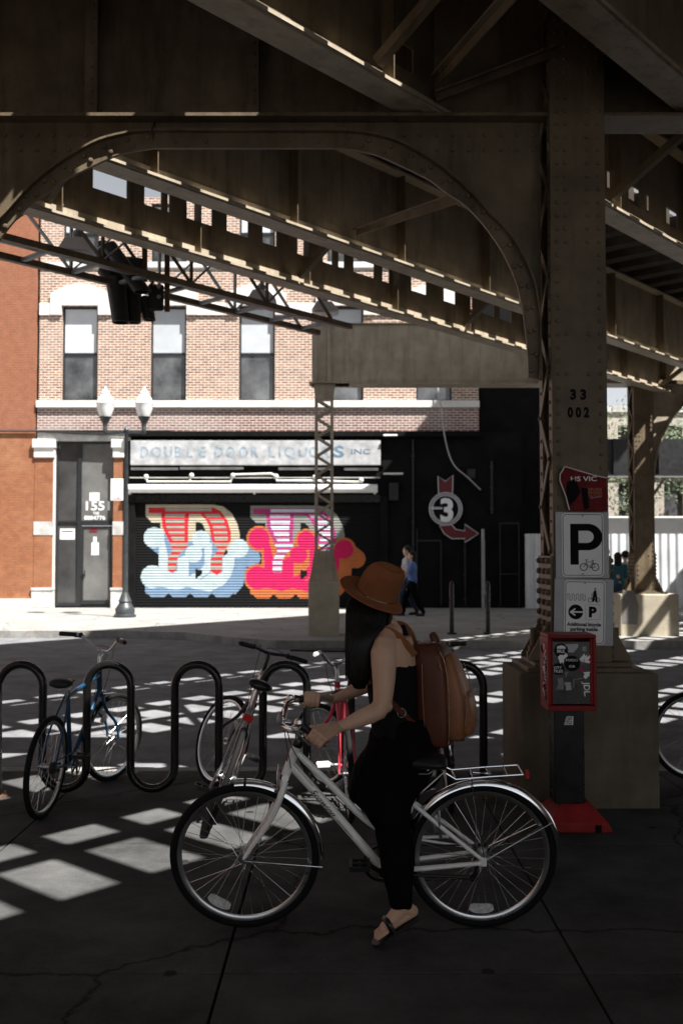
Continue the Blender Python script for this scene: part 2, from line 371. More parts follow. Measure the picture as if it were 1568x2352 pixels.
M['glassd'] = mat('dim_entry_glass', (.06, .06, .06), .1, 0, .5, .8, 0, rvar=.03, spec=.7)
M['glass_up'] = mat('sash_glass_painted_glare', (.5, .53, .56), .15, 0, .25, .5, 0, rvar=.03)  # pale colour stands in for bright reflections in the upper panes
M['signboard'] = mat('weathered_white_sign', (.42, .43, .44), .7, 0, .4, 3, .2, 20, col2=(.56, .57, .58))
M['inkfade'] = mat('faded_lettering', (.26, .33, .39), .7, 0, .5, 6)
M['inkblue'] = mat('blue_grey_lettering', (.12, .2, .28), .7, 0, .3, 6)
for k, c in dict(shut=(.004, .004, .0045), cream=(.42, .38, .28), mred=(.5, .025, .035), stripe=(.3, .285, .24), mlb=(.38, .46, .49), mdb=(.15, .23, .34), mgrey=(.2, .21, .19),
                 mpurp=(.34, .04, .16), mpale=(.46, .53, .58), mpink=(.5, .012, .09), morange=(.4, .12, .04), outl=(.1, .08, .05)).items():
    M[k] = mat('shutter_paint_'+{'shut': 'black', 'cream': 'cream', 'mred': 'red', 'stripe': 'grey_cream', 'mlb': 'pale_blue', 'mdb': 'mid_blue', 'mgrey': 'grey', 'mpurp': 'purple', 'mpale': 'ice_blue', 'mpink': 'crimson', 'morange': 'orange', 'outl': 'brown'}[k], c, .75, 0, .1, 5, spec=.15)
M['stickerbase'] = mat('grimy_acrylic_window', (.03, .03, .03), .25, 0, .8, 9, col2=(.05, .05, .048))
M['stickg'] = mat('torn_grey_paper', (.2, .2, .195), .7, 0, .4, 30)
# ------------------------------------------------------------------ ground
WZ = .10                                             # top of the far pavement
RZ = -.05
g = MB(); g.box(-160, 160, -60, 300, -.5, -.12); tag(g.build('ground', M['dirt']), kind='structure')
g = MB(); g.box(-120, 120, 8.19, 29.0, -.11, RZ); tag(g.build('road', M['road']), kind='structure')
g = MB()                                             # near pavement: separate cast slabs with open joints
xs = [-.495+1.5*k for k in range(-14, 16)]; ys = [-7.5, -5.5, -3.2, -1.3, .6, 2.42, 4.21, 6.05, 8.03]
for i in range(len(xs)-1):
    for j in range(len(ys)-1):
        e = random.uniform(-.002, .002)
        g.box(xs[i]+.006, xs[i+1]-.006, ys[j]+.006, ys[j+1]-.006, -.1, e)
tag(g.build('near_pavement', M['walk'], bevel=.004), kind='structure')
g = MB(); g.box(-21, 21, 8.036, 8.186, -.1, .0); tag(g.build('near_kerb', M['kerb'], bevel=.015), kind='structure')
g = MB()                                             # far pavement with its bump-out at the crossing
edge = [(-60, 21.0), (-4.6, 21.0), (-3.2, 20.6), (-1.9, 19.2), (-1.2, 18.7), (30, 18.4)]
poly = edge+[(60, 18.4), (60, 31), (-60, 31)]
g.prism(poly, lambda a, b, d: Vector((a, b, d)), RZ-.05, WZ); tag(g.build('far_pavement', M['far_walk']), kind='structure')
g = MB()
for (x0, y0), (x1, y1) in zip(edge[:-1], edge[1:]):
    g.prism([(x0, y0-.16), (x1, y1-.16), (x1, y1-.004), (x0, y0-.004)], lambda a, b, d: Vector((a, b, d)), RZ-.05, WZ+.004)
tag(g.build('far_kerb', M['kerb']), kind='structure')
g = MB()                                             # dark patch of fresh asphalt beside the bump-out
pts = []
for k in range(26):
    t = 2*math.pi*k/26; pts.append((.55+1.5*math.cos(t)*random.uniform(.92, 1.05), 18.15+.28*math.sin(t)*random.uniform(.8, 1.1)))
g.prism(pts, lambda a, b, d: Vector((a, b, d)), RZ-.01, RZ+.03)
tag(g.build('asphalt_patch', mat('fresh_asphalt', (.012, .012, .013), .85, 0, .3, 20, .5, 60), bevel=0), 'black lump of fresh asphalt beside the kerb of the bump-out', 'asphalt patch')

# ------------------------------------------------------------------ elevated railway
TH = math.atan(2016/F)                               # track heading away from the camera axis
TX, TY = math.sin(TH), math.cos(TH)
def T(s, d, z): return Vector((TX*s-TY*d, TY*s+TX*d, z))
tv = Vector((TX, TY, 0)); nv = Vector((-TY, TX, 0)); up = Vector((0, 0, 1))
ZB, ZT = 4.95, 6.0
S0, S1 = -9, 46

def column(name_label, x0, y0, zt, text=None):
    """riveted column: solid front plate, laced left side; local origin at its foot centre"""
    r = empty('steel_column', (x0, y0, 0), name_label, 'steel column', 'riveted steel columns of the railway')
    hw = .195; dp = .215
    m = MB(); z0 = .93
    m.box(-hw, hw, -dp-.01, -dp+.01, z0, zt)
    for sx in (-1, 1):                               # flange angles along the edges
        m.box(sx*hw-(.0 if sx < 0 else .018), sx*hw+(.018 if sx < 0 else 0), -dp+.012, -dp+.10, z0, zt)
    z = z0+.18
    while z < zt-.1:
        for sx in (-1, 1): m.rivet((sx*(hw-.045), -dp-.01, z), (0, -1, 0), .017, .014)
        if z > 3.9 or int(z*100) % 7 == 0:
            for sx in (-.45, .35): m.rivet((sx*hw, -dp-.01, z), (0, -1, 0), .017, .014)
        m.rivet((-hw, -dp+.055, z), (-1, 0, 0), .015, .012); m.rivet((hw, -dp+.055, z), (1, 0, 0), .015, .012)
        z += .095
    m.build('front_plate', M['steel'], r, smooth=True)
    m = MB(); m.box(-hw, hw, dp-.01, dp+.01, z0, zt)
    for sx in (-1, 1): m.box(sx*hw-(.0 if sx < 0 else .018), sx*hw+(.018 if sx < 0 else 0), dp-.10, dp-.012, z0, zt)
    z = z0+.2
    while z < zt-.1:
        m.rivet((-hw, dp-.05, z), (-1, 0, 0), .015, .012); m.rivet((hw, dp-.05, z), (1, 0, 0), .015, .012); z += .12
    m.build('back_plate', M['steel'], r, smooth=True)
    for sx in (-1, 1):
        m = MB(); z = 1.75; k = 0
        while z < zt-.4:
            a = (sx*(hw+.008), -dp+.06, z); b = (sx*(hw+.008), dp-.06, z+.33)
            if k % 2: a, b = (a[0], b[1], a[2]), (b[0], a[1], b[2])
            m.beam(a, b, .012, .06, up=(0, 0, 1)) if False else m.beam(a, b, .012, .055, up=Vector((0, -1, .5)))
            m.rivet((sx*(hw+.014), a[1], a[2]), (sx, 0, 0), .017, .012)
            z += .33; k += 1
        m.build('lacing', M['steel'], r, smooth=True)
    for sx in (-1, 1):                               # batten plate with big bolts low on each side
        m = MB(); m.box(sx*(hw+.010)-.008, sx*(hw+.010)+.008, -dp+.0, dp-.0, z0+.02, 1.72)
        for i in range(10):
            for yy in (-dp+.05, -.03+.02*(i % 2), dp-.06):
                m.tube([(sx*(hw+.016), yy, z0+.08+i*.075), (sx*(hw+.034), yy, z0+.08+i*.075), (sx*(hw+.046), yy, z0+.08+i*.075)], [.022, .022, .012], 8)
        m.build('batten_plate', M['steel'], r, smooth=True, sharp=30)
    m = MB()                                         # base plate, shoe and gussets
    m.box(-.40, .40, -.33, .33, .915, .945); m.box(-.34, .34, -.27, .27, .946, .975)
    for sx in (-1, 1):
        m.prism([(sx*.215, .976), (sx*.36, .976), (sx*.36, 1.0), (sx*.24, 1.22), (sx*.215, 1.22)], lambda a, b, d: Vector((a, d, b)), -.16, -.14)
        m.prism([(sx*.215, .976), (sx*.36, .976), (sx*.36, 1.0), (sx*.24, 1.22), (sx*.215, 1.22)], lambda a, b, d: Vector((a, d, b)), .14, .16)
    m.build('base_plate', M['steel'], r, bevel=.004)
    for sx in (-1, 1):
        for sy in (-.0,):
            b = MB(); b.cyl((sx*.30, sy, .976), (sx*.30, sy, 1.20), .022, 10); b.tube([(sx*.30, sy, .976), (sx*.30, sy, 1.03)], .05, 6); b.tube([(sx*.30, sy, 1.03), (sx*.30, sy, 1.07)], .036, 6)
            b.build('anchor_bolt', M['steel'], r)
    if text:
        m = MB(); fn = lambda a, b, d: Vector((a, -dp-.0105-d, b))
        for ln, zc, ww in text: m.text(ln, -.01-ww/2, -.01+ww/2, zc, zc+.078, fn, .001, .055)
        m.build('stencilled_number', M['ink'], r)
    return r
CXN = (1331-CX)/F*7.05; CYN = 7.25
column('tall riveted steel column beside the parking signs, stencilled 33 002', CXN, CYN, 5.98,
       [('3 3', az(919, 7.03), .115), ('0 0 2', az(960, 7.03), .155)])
column('distant steel column on a concrete block at the right edge', 6.02, 20.0, 5.98)

def pier(name_label, x0, x1, y0, y1, z0, z1, cover=False, mt='pier_lit'):
    r = empty('concrete_pier', ((x0+x1)/2, y0, z0), name_label, 'concrete pier', 'concrete blocks under the columns')
    m = MB(); w_ = (x1-x0)/2; m.box(-w_, w_, 0, y1-y0, -.1, z1-z0)
    m.build('block', M[mt], r, bevel=.02)
    if cover:
        m = MB(); m.prism([(-w_+.03, .25), (-w_+.33, .22), (-w_+.36, .6), (-w_+.28, .88), (-w_+.05, .9)], lambda a, b, d: Vector((a, -d, b)), .002, .004)
        m.build('grey_paint_patch', M['pier_dk'], r, ).update_tag()
    return r
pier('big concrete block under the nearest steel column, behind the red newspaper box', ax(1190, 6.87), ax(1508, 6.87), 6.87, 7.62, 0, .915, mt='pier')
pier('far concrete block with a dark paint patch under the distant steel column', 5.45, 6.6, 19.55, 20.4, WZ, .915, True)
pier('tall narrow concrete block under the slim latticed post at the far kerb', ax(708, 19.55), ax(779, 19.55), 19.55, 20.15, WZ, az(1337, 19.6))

def laced_post():
    x0 = ax(744, 19.8); z0 = az(1337, 19.6); zt = 5.1
    r = empty('lattice_post', (x0, 19.85, z0), 'slim latticed steel post at the far kerb in front of the painted shutter', 'lattice post')
    h = zt-z0; m = MB()
    for sx in (-1, 1):
        for sy in (-1, 1):
            m.box(sx*.155-.028, sx*.155+.028, sy*.12-.008, sy*.12+.008, .55, h)
            m.box(sx*.18-.006, sx*.18+.006, sy*.12-(.06 if sy > 0 else -.009), sy*.12+(-.009 if sy > 0 else .06), .55, h)
    m.build('chord', M['steel_lit'], r)
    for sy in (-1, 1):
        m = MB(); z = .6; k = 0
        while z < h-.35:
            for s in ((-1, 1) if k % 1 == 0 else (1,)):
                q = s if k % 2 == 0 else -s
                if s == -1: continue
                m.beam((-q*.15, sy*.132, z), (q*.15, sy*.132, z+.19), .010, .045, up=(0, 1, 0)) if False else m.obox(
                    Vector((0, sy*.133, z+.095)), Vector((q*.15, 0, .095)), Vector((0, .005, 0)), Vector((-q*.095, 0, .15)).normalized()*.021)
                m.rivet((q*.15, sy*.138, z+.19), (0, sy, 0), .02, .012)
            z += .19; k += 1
        m.build('lacing', M['steel_lit'], r, smooth=True)
    m = MB()                                         # flared foot
    for sy in (-1, 1):
        m.prism([(-.29, .02), (.29, .02), (.27, .12), (.185, .62), (-.185, .62), (-.27, .12)], lambda a, b, d: Vector((a, sy*.145+d, b)), -.006, .006)
        for i in range(6):
            for sx in (-1, 1): m.rivet((sx*(.245-.02*i*.6), sy*.153, .1+i*.09), (0, sy, 0), .02, .014)
    m.box(-.3, .3, -.24, .24, 0, .02); m.prism([(-.29, .0), (-.155, .6), (-.165, .6), (-.30, 0)], lambda a, b, d: Vector((a, d, b)), -.139, .139)
    m.prism([(.29, .0), (.155, .6), (.165, .6), (.30, 0)], lambda a, b, d: Vector((a, d, b)), -.139, .139)
    m.build('foot', M['steel_lit'], r, smooth=True, sharp=30)
    m = MB(); m.prism([(-.17, h-.32), (.17, h-.32), (.22, h), (-.22, h)], lambda a, b, d: Vector((a, d, b)), -.15, .15); m.box(-.3, .5, -.25, .25, h, h+.02)
    m.build('cap_plate', M['steel_lit'], r)
laced_post()

# near cross girder with its curved knee brackets
YG = 7.25
def cross_girder():
    r = empty('cross_girder', (0, YG, ZB), 'deep near cross girder with curved riveted knee brackets over the cyclist', 'cross girder')
    L = lambda px, py, Y=7.12: at(px, py, Y)-Vector((0, YG, ZB))
    X0, X1 = -3.25, 5.6
    m = MB(); m.box(X0, X1, -.012, .012, -.02, ZT-ZB)
    x = X0+.2
    while x < X1:
        for sx in (-1, 1): m.box(x+sx*.045-.04, x+sx*.045+.04, -.10, -.013, .0, ZT-ZB-.02) if sx > 0 else m.box(x-.006, x+.004, -.10, -.013, .0, ZT-ZB-.02)
        z = .08
        while z < 1.0: m.rivet((x+.05, -.10, z), (0, -1, 0), .016, .013); z += .09
        x += 1.18
    m.build('web', M['steel'], r, smooth=True, sharp=30)
    m = MB(); m.box(X0, X1, -.16, .16, -.045, -.021); m.box(X0, X1, -.028, -.013, -.02, .09)
    x = X0
    while x < X1: m.rivet((x, -.028, .04), (0, -1, 0), .016, .012); x += .12
    m.build('bottom_flange', M['steel'], r, smooth=True)
    m = MB(); m.box(X0, X1, -.16, .16, ZT-ZB, ZT-ZB+.02); m.build('top_flange', M['steel'], r)
    inner = [(784, 343), (859, 357), (924, 385), (984, 415), (1024, 445), (1067, 474), (1110, 520), (1148, 574), (1175, 628), (1191, 677), (1202, 741), (1210, 817), (1211, 868)]
    outer = [(784, 292), (834, 297), (909, 315), (974, 350), (1034, 390), (1084, 435), (1124, 480), (1158, 515), (1186, 552), (1218, 612), (1234, 666), (1243, 740), (1244, 868)]
    mir = lambda ps: [(1136-a, b) for a, b in ps]
    for side in (0, 1):
        i_ = inner if side == 0 else mir(inner); o_ = outer if side == 0 else mir(outer)
        P = spline([L(a, b, 7.2) for a, b in i_], 4); Q = spline([L(a, b) for a, b in o_], 4)
        m = MB()                                     # raised curved angle with its lip
        for k in range(len(P)-1):
            for (ya, yb, A, B) in ((-.075, -.045, P, Q),):
                vs = [Vector((A[k].x, ya, A[k].z)), Vector((B[k].x, ya, B[k].z)), Vector((B[k+1].x, ya, B[k+1].z)), Vector((A[k+1].x, ya, A[k+1].z))]
                vs += [v+Vector((0, yb-ya, 0)) for v in vs]
                m.add(vs, [(0, 3, 2, 1), (4, 5, 6, 7), (0, 1, 5, 4), (1, 2, 6, 5), (2, 3, 7, 6), (3, 0, 4, 7)])
            c0, c1 = Vector((Q[k].x, 0, Q[k].z)), Vector((Q[k+1].x, 0, Q[k+1].z)); i0 = Vector((P[k].x, 0, P[k].z)); off = (i0-c0).normalized()*.02
            vs = [c0+Vector((0, -.125, 0)), c1+Vector((0, -.125, 0)), c1+Vector((0, -.0755, 0)), c0+Vector((0, -.0755, 0))]
            vs += [v+off for v in vs]
            m.add(vs, [(0, 3, 2, 1), (4, 5, 6, 7), (0, 1, 5, 4), (1, 2, 6, 5), (2, 3, 7, 6), (3, 0, 4, 7)])
        acc = .05; n = 0
        for k in range(len(P)-1):
            mid0, mid1 = P[k].lerp(Q[k], .5), P[k+1].lerp(Q[k+1], .5); L_ = (mid1-mid0).length
            while acc < L_:
                t = acc/L_; f = .28 if n % 2 else .66; n += 1; c = P[k].lerp(P[k+1], t).lerp(Q[k].lerp(Q[k+1], t), f); m.rivet((c.x, -.0755, c.z), (0, -1, 0), .021, .019); acc += .082
            acc -= L_
        m.build('curved_flange', M['steel'], r, smooth=True, sharp=30)
        m = MB()                                     # plate between arch and column
        top = -.046; xc = L(1247, 600).x if side == 0 else L(1136-1247, 600).x
        for k in range(len(Q)-1):
            a, b = Q[k], Q[k+1]
            vs = [Vector((a.x, -.044, a.z-.02)), Vector((b.x, -.044, b.z-.02)), Vector((b.x, -.044, top)), Vector((a.x, -.044, top))]
            vs += [v+Vector((0, .03, 0)) for v in vs]
            m.add(vs, [(0, 1, 2, 3), (4, 7, 6, 5), (0, 4, 5, 1)])
        x1, x2 = sorted((Q[-1].x, xc)); m.box(x1, x2, -.044, -.014, Q[-1].z, top)
        xa, xb = sorted((L(930, 300).x, L(1245, 300).x)) if side == 0 else sorted((L(1136-930, 300).x, L(1136-1245, 300).x))
        for row in (0, 1):
            x = xa
            while x < xb: m.rivet((x, -.0445, -.14-.11*row), (0, -1, 0), .018, .015); x += .118
        m.build('bracket_plate', M['steel'], r, smooth=True, sharp=30)
    pm = L(784, 343, 7.2); pn = L(1136-784, 343, 7.2); m = MB() # straight strip between the two curves
    m.box(pn.x, pm.x, -.075, -.045, pm.z, L(784, 292).z); m.box(pn.x, pm.x, -.125, -.0755, L(784, 292).z-.02, L(784, 292).z); m.box(pn.x, pm.x, -.044, -.014, L(784, 292).z-.02, -.046)
    for i in range(5): m.rivet((pm.x-.06-.11*i, -.0755, pm.z+(.05 if i % 2 else .12)), (0, -1, 0), .019, .016); m.rivet((pn.x+.06+.11*i, -.0755, pm.z+(.05 if i % 2 else .12)), (0, -1, 0), .019, .016)
    m.build('soffit_plate', M['steel'], r, smooth=True)
cross_girder()
def far_girder():
    r = empty('cross_girder', (0, 20.0, 5.1), 'far cross girder, a plain tan plate box above the slim latticed post', 'cross girder')
    X0, X1 = ax(716, 19.8), 14.0; h = az(745, 19.8)-5.1
    m = MB(); m.box(X0, X1, -.2, .2, .02, h); m.box(X0-.02, X1, -.26, .26, 0, .021)
    x = X0+.5
    while x < X1: m.rivet((x, -.2, .07), (0, -1, 0), .016, .014); x += .1
    m.box(X0, X1, -.199, .199, .022, .03); m.box(X0-.02, X1, -.26, .26, h-.001, h+.02)
    m.build('web', M['steel_lit'], r)
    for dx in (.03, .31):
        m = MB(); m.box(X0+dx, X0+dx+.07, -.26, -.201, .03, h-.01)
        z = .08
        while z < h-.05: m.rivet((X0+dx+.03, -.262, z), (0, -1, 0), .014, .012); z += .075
        m.build('stiffener', M['steel_lit'], r, smooth=True, sharp=30)
    for sgn, cx in ((-1, 5.8), (1, 6.24)):           # curved brackets at the distant column
        m = MB(); P = []
        for k in range(13):
            t = R(90)*k/12; P.append(Vector((cx+sgn*1.5*(1-math.cos(t)), -.05, -2.0+1.97*math.sin(t))))
        if sgn > 0:
            for k in range(12):
                a, b = P[k], P[k+1]
                m.prism([(a.x, a.z), (b.x, b.z), (b.x, .0), (a.x, 0)], lambda u, v, d: Vector((u, d, v)), -.02, .02)
                m.beam((a.x, 0, a.z), (b.x, 0, b.z), .26, .03)
            m.build('curved_bracket', M['steel_lit'], r)
far_girder()

# track girders
def slots_from(d, rows):                             # where the openings in a web lie along its track
    out = []
    for a, b in rows:
        q = []
        for px in (a, b):
            u = (px-CX)/F; Y = d/TX/(1-u*TY/TX); q.append(TX*u*Y+TY*Y)
        out.append(tuple(sorted(q)))
    return sorted(out)
def girder(d, lab, slots=(), zs=(.41, .60)):
    r = empty('track_girder', T(0, d, ZB), lab, 'track girder', 'plate girders carrying the tracks')
    Q = lambda s, e, z: T(s, d+e, ZB+z)-T(0, d, ZB)
    def seg(m, s0, s1, e0, e1, z0, z1): m.obox((Q(s0, e0, z0)+Q(s1, e1, z1))/2, tv*(s1-s0)/2, nv*(e1-e0)/2, up*(z1-z0)/2)
    m = MB()
    if slots:
        seg(m, S0, S1, -.008, .008, .02, zs[0]); seg(m, S0, S1, -.008, .008, zs[1], ZT-ZB); p0 = S0
        for a, b in list(slots)+[(S1, S1)]: seg(m, p0, a, -.008, .008, zs[0], zs[1]); p0 = b
    else: seg(m, S0, S1, -.008, .008, .02, ZT-ZB)
    m.build('web', M['steel_midlit' if d > 5 else 'steel'], r)
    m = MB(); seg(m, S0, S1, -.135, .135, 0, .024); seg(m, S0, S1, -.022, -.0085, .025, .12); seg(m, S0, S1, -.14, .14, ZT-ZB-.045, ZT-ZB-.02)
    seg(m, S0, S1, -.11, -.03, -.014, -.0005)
    m.build('flange', M['steel_lit' if d > 4 else 'steel_midlit'], r)
    m = MB(); seg(m, 0, .012, -.12, -.009, .025, ZT-ZB-.046); seg(m, .013, .08, -.03, -.009, .13, ZT-ZB-.05)
    z = .17
    while z < .95: m.rivet(Q(.05, -.03, z), -nv, .014, .012); z += .11
    st = m.build('stiffener', M['steel'], r, smooth=True, sharp=30); s = S0+.5; st.location = tv*s; s += 1.72
    while s < S1:
        c = st.copy(); scn.collection.objects.link(c); c.parent = r; c.location = tv*s; s += 1.72
    return r
GD = [2.75, 4.28, 6.85, 8.30]
for d, lab in zip(GD, ['plate girder nearest the camera, crossing the top right corner', 'plate girder meeting the near cross girder from the top centre',
                       'plate girder seen through the arch, the upper of the two', 'outermost plate girder beyond the arch, above the street front']):
    if d == 8.30: girder(d, lab, slots_from(d, [(205, 285), (325, 365), (379, 384), (423, 483), (517, 567), (600, 633), (681, 707), (740, 762), (776, 790), (811, 859), (878, 894), (899, 916), (945, 980), (1020, 1047), (1072, 1086), (1110, 1136), (1149, 1176)]))
    elif d == 4.28: girder(d, lab, slots_from(d, [(895, 950), (1400, 1429), (1450, 1476), (1492, 1499), (1537, 1563), (1600, 1640)]), (.24, .42))
    else: girder(d, lab)
# braces between each pair
n = 0
for d0, d1, grp in ((2.75, 4.28, 0), (6.85, 8.30, 1)):
    for k in range(-3, 22):
        s = k*1.72+S0 % 1.72+.35
        if k % 4 and not (k % 2 == 0): continue
        m = MB(); P0, P1 = T(s, d0, ZB), T(s, d1, ZB)
        a, b = (T(s, d0+.03, ZB+.12), T(s+1.5, d1-.03, ZB+.12)) if k % 2 else (T(s+1.5, d0+.03, ZB+.12), T(s, d1-.03, ZB+.12))
        m.beam(a, b, .09, .012); m.beam(a+up*.04, b+up*.04, .012, .09)
        if k % 4 == 2 and k > 6:
          o = m.build('bracing_strut', M['steel'])
          tag(o, 'flat steel bracing strut between the two girders of a track', 'bracing strut', 'bracing struts between the track girders')
        if k % 2 == 0:
            m = MB(); m.beam(T(s, d0+.05, ZT-.12), T(s, d1-.1, ZB+.1), .07, .07)
            tag(m.build('bracing_strut', M['steel']), 'flat steel bracing strut between the two girders of a track', 'bracing strut', 'bracing struts between the track girders')
# extra knee struts near the column, in front of and behind the cross girder
for a, b, lab in (((1000, 212, 7.15), (1272, 108, 7.0), 'diagonal strut rising right from the girder joint to the tall column'), ((1000, 180, 7.1), (1230, -80, 5.4), 'steep diagonal strut above the girder joint at top right'),
                  ((820, 526, 10.45), (1070, 440, 7.32), 'short diagonal strut just under the arch to the right')):
    m = MB(); A, B = at(*a), at(*b); m.beam(A, B, .11, .015, up=(0, -.3, 1)); m.beam(A+Vector((0, 0, -.03)), B+Vector((0, 0, -.03)), .012, .08)
    for t in (.06, .12, .9): m.rivet(A.lerp(B, t)+Vector((0, -.056, -.01)), (0, -1, .2), .018, .014)
    tag(m.build('knee_strut', M['steel'], smooth=True, sharp=30), lab, 'strut')

# ties, rails, guard timbers
tp = .56; proto = None
for tr, (da, db) in enumerate(((.85, 5.0), (5.25, 8.9))):
    m = MB(); m.obox(T(0, (da+db)/2, .11)-T(0, da, 0), tv*.11, nv*(db-da)/2, up*.11)
    proto = m.build('railway_tie', M['tie'])
    lab = 'dark timber tie laid across the %s track girders' % ('nearer' if tr == 0 else 'farther')
    tag(proto, lab, 'railway tie', 'timber ties of the %s track' % ('nearer' if tr == 0 else 'farther'))
    k0, k1 = (-6, 62) if tr == 0 else (-2, 74)
    for k in range(k0, k1):
        o = proto if k == k0 else proto.copy()
        if k > k0: scn.collection.objects.link(o)
        o.location = T(k*tp+random.uniform(-.02, .02), da+random.uniform(-.02, .02), ZT+.003)
def strip(name, d0, d1, z0, z1, m_, lab, cat, grp=None, s0=S0, s1=S1):
    m = MB(); m.obox((T(s0, d0, z0)+T(s1, d1, z1))/2, tv*(s1-s0)/2, nv*(d1-d0)/2, up*(z1-z0)/2)
    tag(m.build(name, m_), lab, cat, grp)
zt = ZT+.226
for d, lab in ((2.79, 'rail over the nearest plate girder'), (4.22, 'rail over the second plate girder'), (6.9, 'rail over the third plate girder'), (8.24, 'rail over the outermost plate girder')):
    strip('running_rail', d-.035, d+.035, zt, zt+.15, M['rail'], lab, 'rail', 'running rails')
for a, b, lab in ((3.585, 3.73, 'guard timber inside the second rail'), (7.62, 7.76, 'guard timber inside the outermost rail'), (2.2, 2.34, 'guard timber inside the nearest rail'), (7.05, 7.17, 'guard timber in the middle of the farther track'), (1.42, 1.54, 'guard timber nearest the platform edge'), (4.86, 4.98, 'guard timber beside the walkway boards'), (5.52, 5.64, 'guard timber in the gap between the tracks')):
    strip('guard_timber', a, b, zt+.002, zt+(.05 if a > 7.5 or a > 3.5 and a < 4 else .14), M['tie'], lab, 'guard timber', 'long guard timbers')
for a, b, lab in ((3.735, 4.18, 'walkway boards beside the second rail'), (4.26, 4.36, 'walkway boards between the tracks'), (6.12, 6.86, 'walkway boards beside the third rail'), (7.765, 8.2, 'walkway boards beside the outermost rail'), (8.202, 8.92, 'walkway boards on the outer edge'), (2.36, 2.74, 'walkway boards beside the nearest rail')):
    strip('walkway_boards', a, b, zt+.002, zt+.012 if a == 8.202 else zt+.05, M['tie'], lab, 'walkway', 'boards along the tracks')
m = MB(); m.box(-3.4, 1.0, 6.6, 7.34, zt+.054, zt+.09); m.box(1.0, 1.9, 6.15, 7.34, zt+.054, zt+.09); m.box(1.9, 4.2, 5.1, 7.3, zt+.054, zt+.09)  # unseen, added to keep sun off the cross girder and column
tag(m.build('shade_plate', M['rust']), 'unseen steel plate added on the ties to shade the near cross girder', 'cover plate')
# station platform over the camera, added shade roof high above the tracks, station house behind
m = MB(); m.obox(T(18, -2.9, 6.12), tv*32, nv*3.72, up*.1); o = m.build('station_platform', M['steel'])
tag(o, 'broad station platform deck overhead at the top of the picture', 'platform')
m = MB(); m.obox(T(15, 6.95, 14.1), tv*12, nv*2.65, up*.1); m.obox(T(27, 11.1, 14.1), tv*5.5, nv*1.5, up*.09)  # unseen roof, added to cast shade on the far road and facade
for s in (4, 26):
    for dd in (4.35, 9.5): m.cyl(T(s, dd, 6.25), T(s, dd, 14.05), .12, 10)
tag(m.build('shade_roof', M['steel']), 'unseen high roof added over the tracks to shade the street', 'canopy')
m = MB(); m.box(-30, 40, -40, -7.52, -.115, -.004); tag(m.build('parking_lot', M['lot']), kind='structure')

m = MB(); m.box(-26, -6.5, -9, 6.4, 0, 10); tag(m.build('sky_block', M['brickB']), 'unseen dark brick block added left of the camera to shut out sky light', 'building')  # unseen blocks either side, added to darken the foreground
m = MB(); m.box(9, 30, -3, 6.4, 0, 9); tag(m.build('sky_block', M['brickB']), 'unseen dark brick block added right of the camera to shut out sky light', 'building')
m = MB(); m.box(7.0, 26, 33, 33.3, 4.3, 5.5); m.box(7.0, 26, 32.85, 33.45, 4.25, 4.3)
for k in range(12): m.box(7.5+k*1.5, 7.6+k*1.5, 32.9, 33, 4.3, 5.5)
for x in (7.4, 16.5): m.box(x-.2, x+.2, 32.95, 33.35, 0, 4.25)
tag(m.build('cross_girder', M['dkmetal']), 'dark distant cross girder seen in the gap right of the tall column', 'cross girder')
# outer lattice walkway with small lamps
def lattice():
    r = empty('lattice_walkway', T(0, 9.3, 4.85), 'open lattice steel walkway hung outside the outermost girder above the street', 'lattice walkway')
    O = T(0, 9.3, 4.85); s0, s1 = -3, 10.4
    for dd in (9.0, 9.6):
        m = MB()
        for z in (4.88, 5.5): m.beam(T(s0, dd, z)-O, T(s1, dd, z)-O, .07, .07 if z < 5 else .05)
        m.build('chord', M['steel'], r)
        m = MB(); s = s0; k = 0
        while s < s1-.6:
            a, b = (4.9, 5.48) if k % 2 else (5.48, 4.9)
            m.beam(T(s, dd, a)-O, T(s+.62, dd, b)-O, .012, .05, up=nv); m.beam(T(s, dd, 4.9)-O, T(s, dd, 5.48)-O, .03, .03, up=nv) if k % 2 else None
            s += .62; k += 1
        m.build('diagonal', M['alu'] if dd > 9.3 else M['steel'], r)
    m = MB(); s = s0
    while s < s1: m.beam(T(s, 9.0, 4.88)-O, T(s, 9.6, 4.88)-O, .05, .04); s += .62
    m.beam(T(s0, 9.3, 4.95)-O, T(s1, 9.3, 4.95)-O, .05, .05); m.build('cross_bar', M['alu'], r)
lattice()
for px, py, lab in ((178, 572, 'small floodlight fixed under the lattice walkway at far left'), (600, 688, 'small floodlight under the lattice walkway near the third window'), (745, 712, 'small floodlight under the lattice walkway beside the far cross girder')):
    u = (px-CX)/F; Y = (9.3/.6587)/(1-1.1423*u)
    p = at(px, py, Y); r = empty('floodlight', p, lab, 'floodlight', 'floodlights under the walkway')
    m = MB(); m.prism([(-.18, -.03), (.18, -.05), (.2, -.02), (.1, .09), (-.1, .1)], lambda a, b, d: Vector((a, d, b)), -.14, .14); m.build('housing', M['signw'], r, bevel=.01)
    m = MB(); m.cyl((0, 0, .08), (0, 0, .28), .02); m.ball((.0, 0, .16), .06, n=10); m.build('mount', M['alu'], r, smooth=True)
    m = MB(); m.box(-.15, .15, -.12, .12, -.056, -.05); m.build('lens', M['globe'], r)

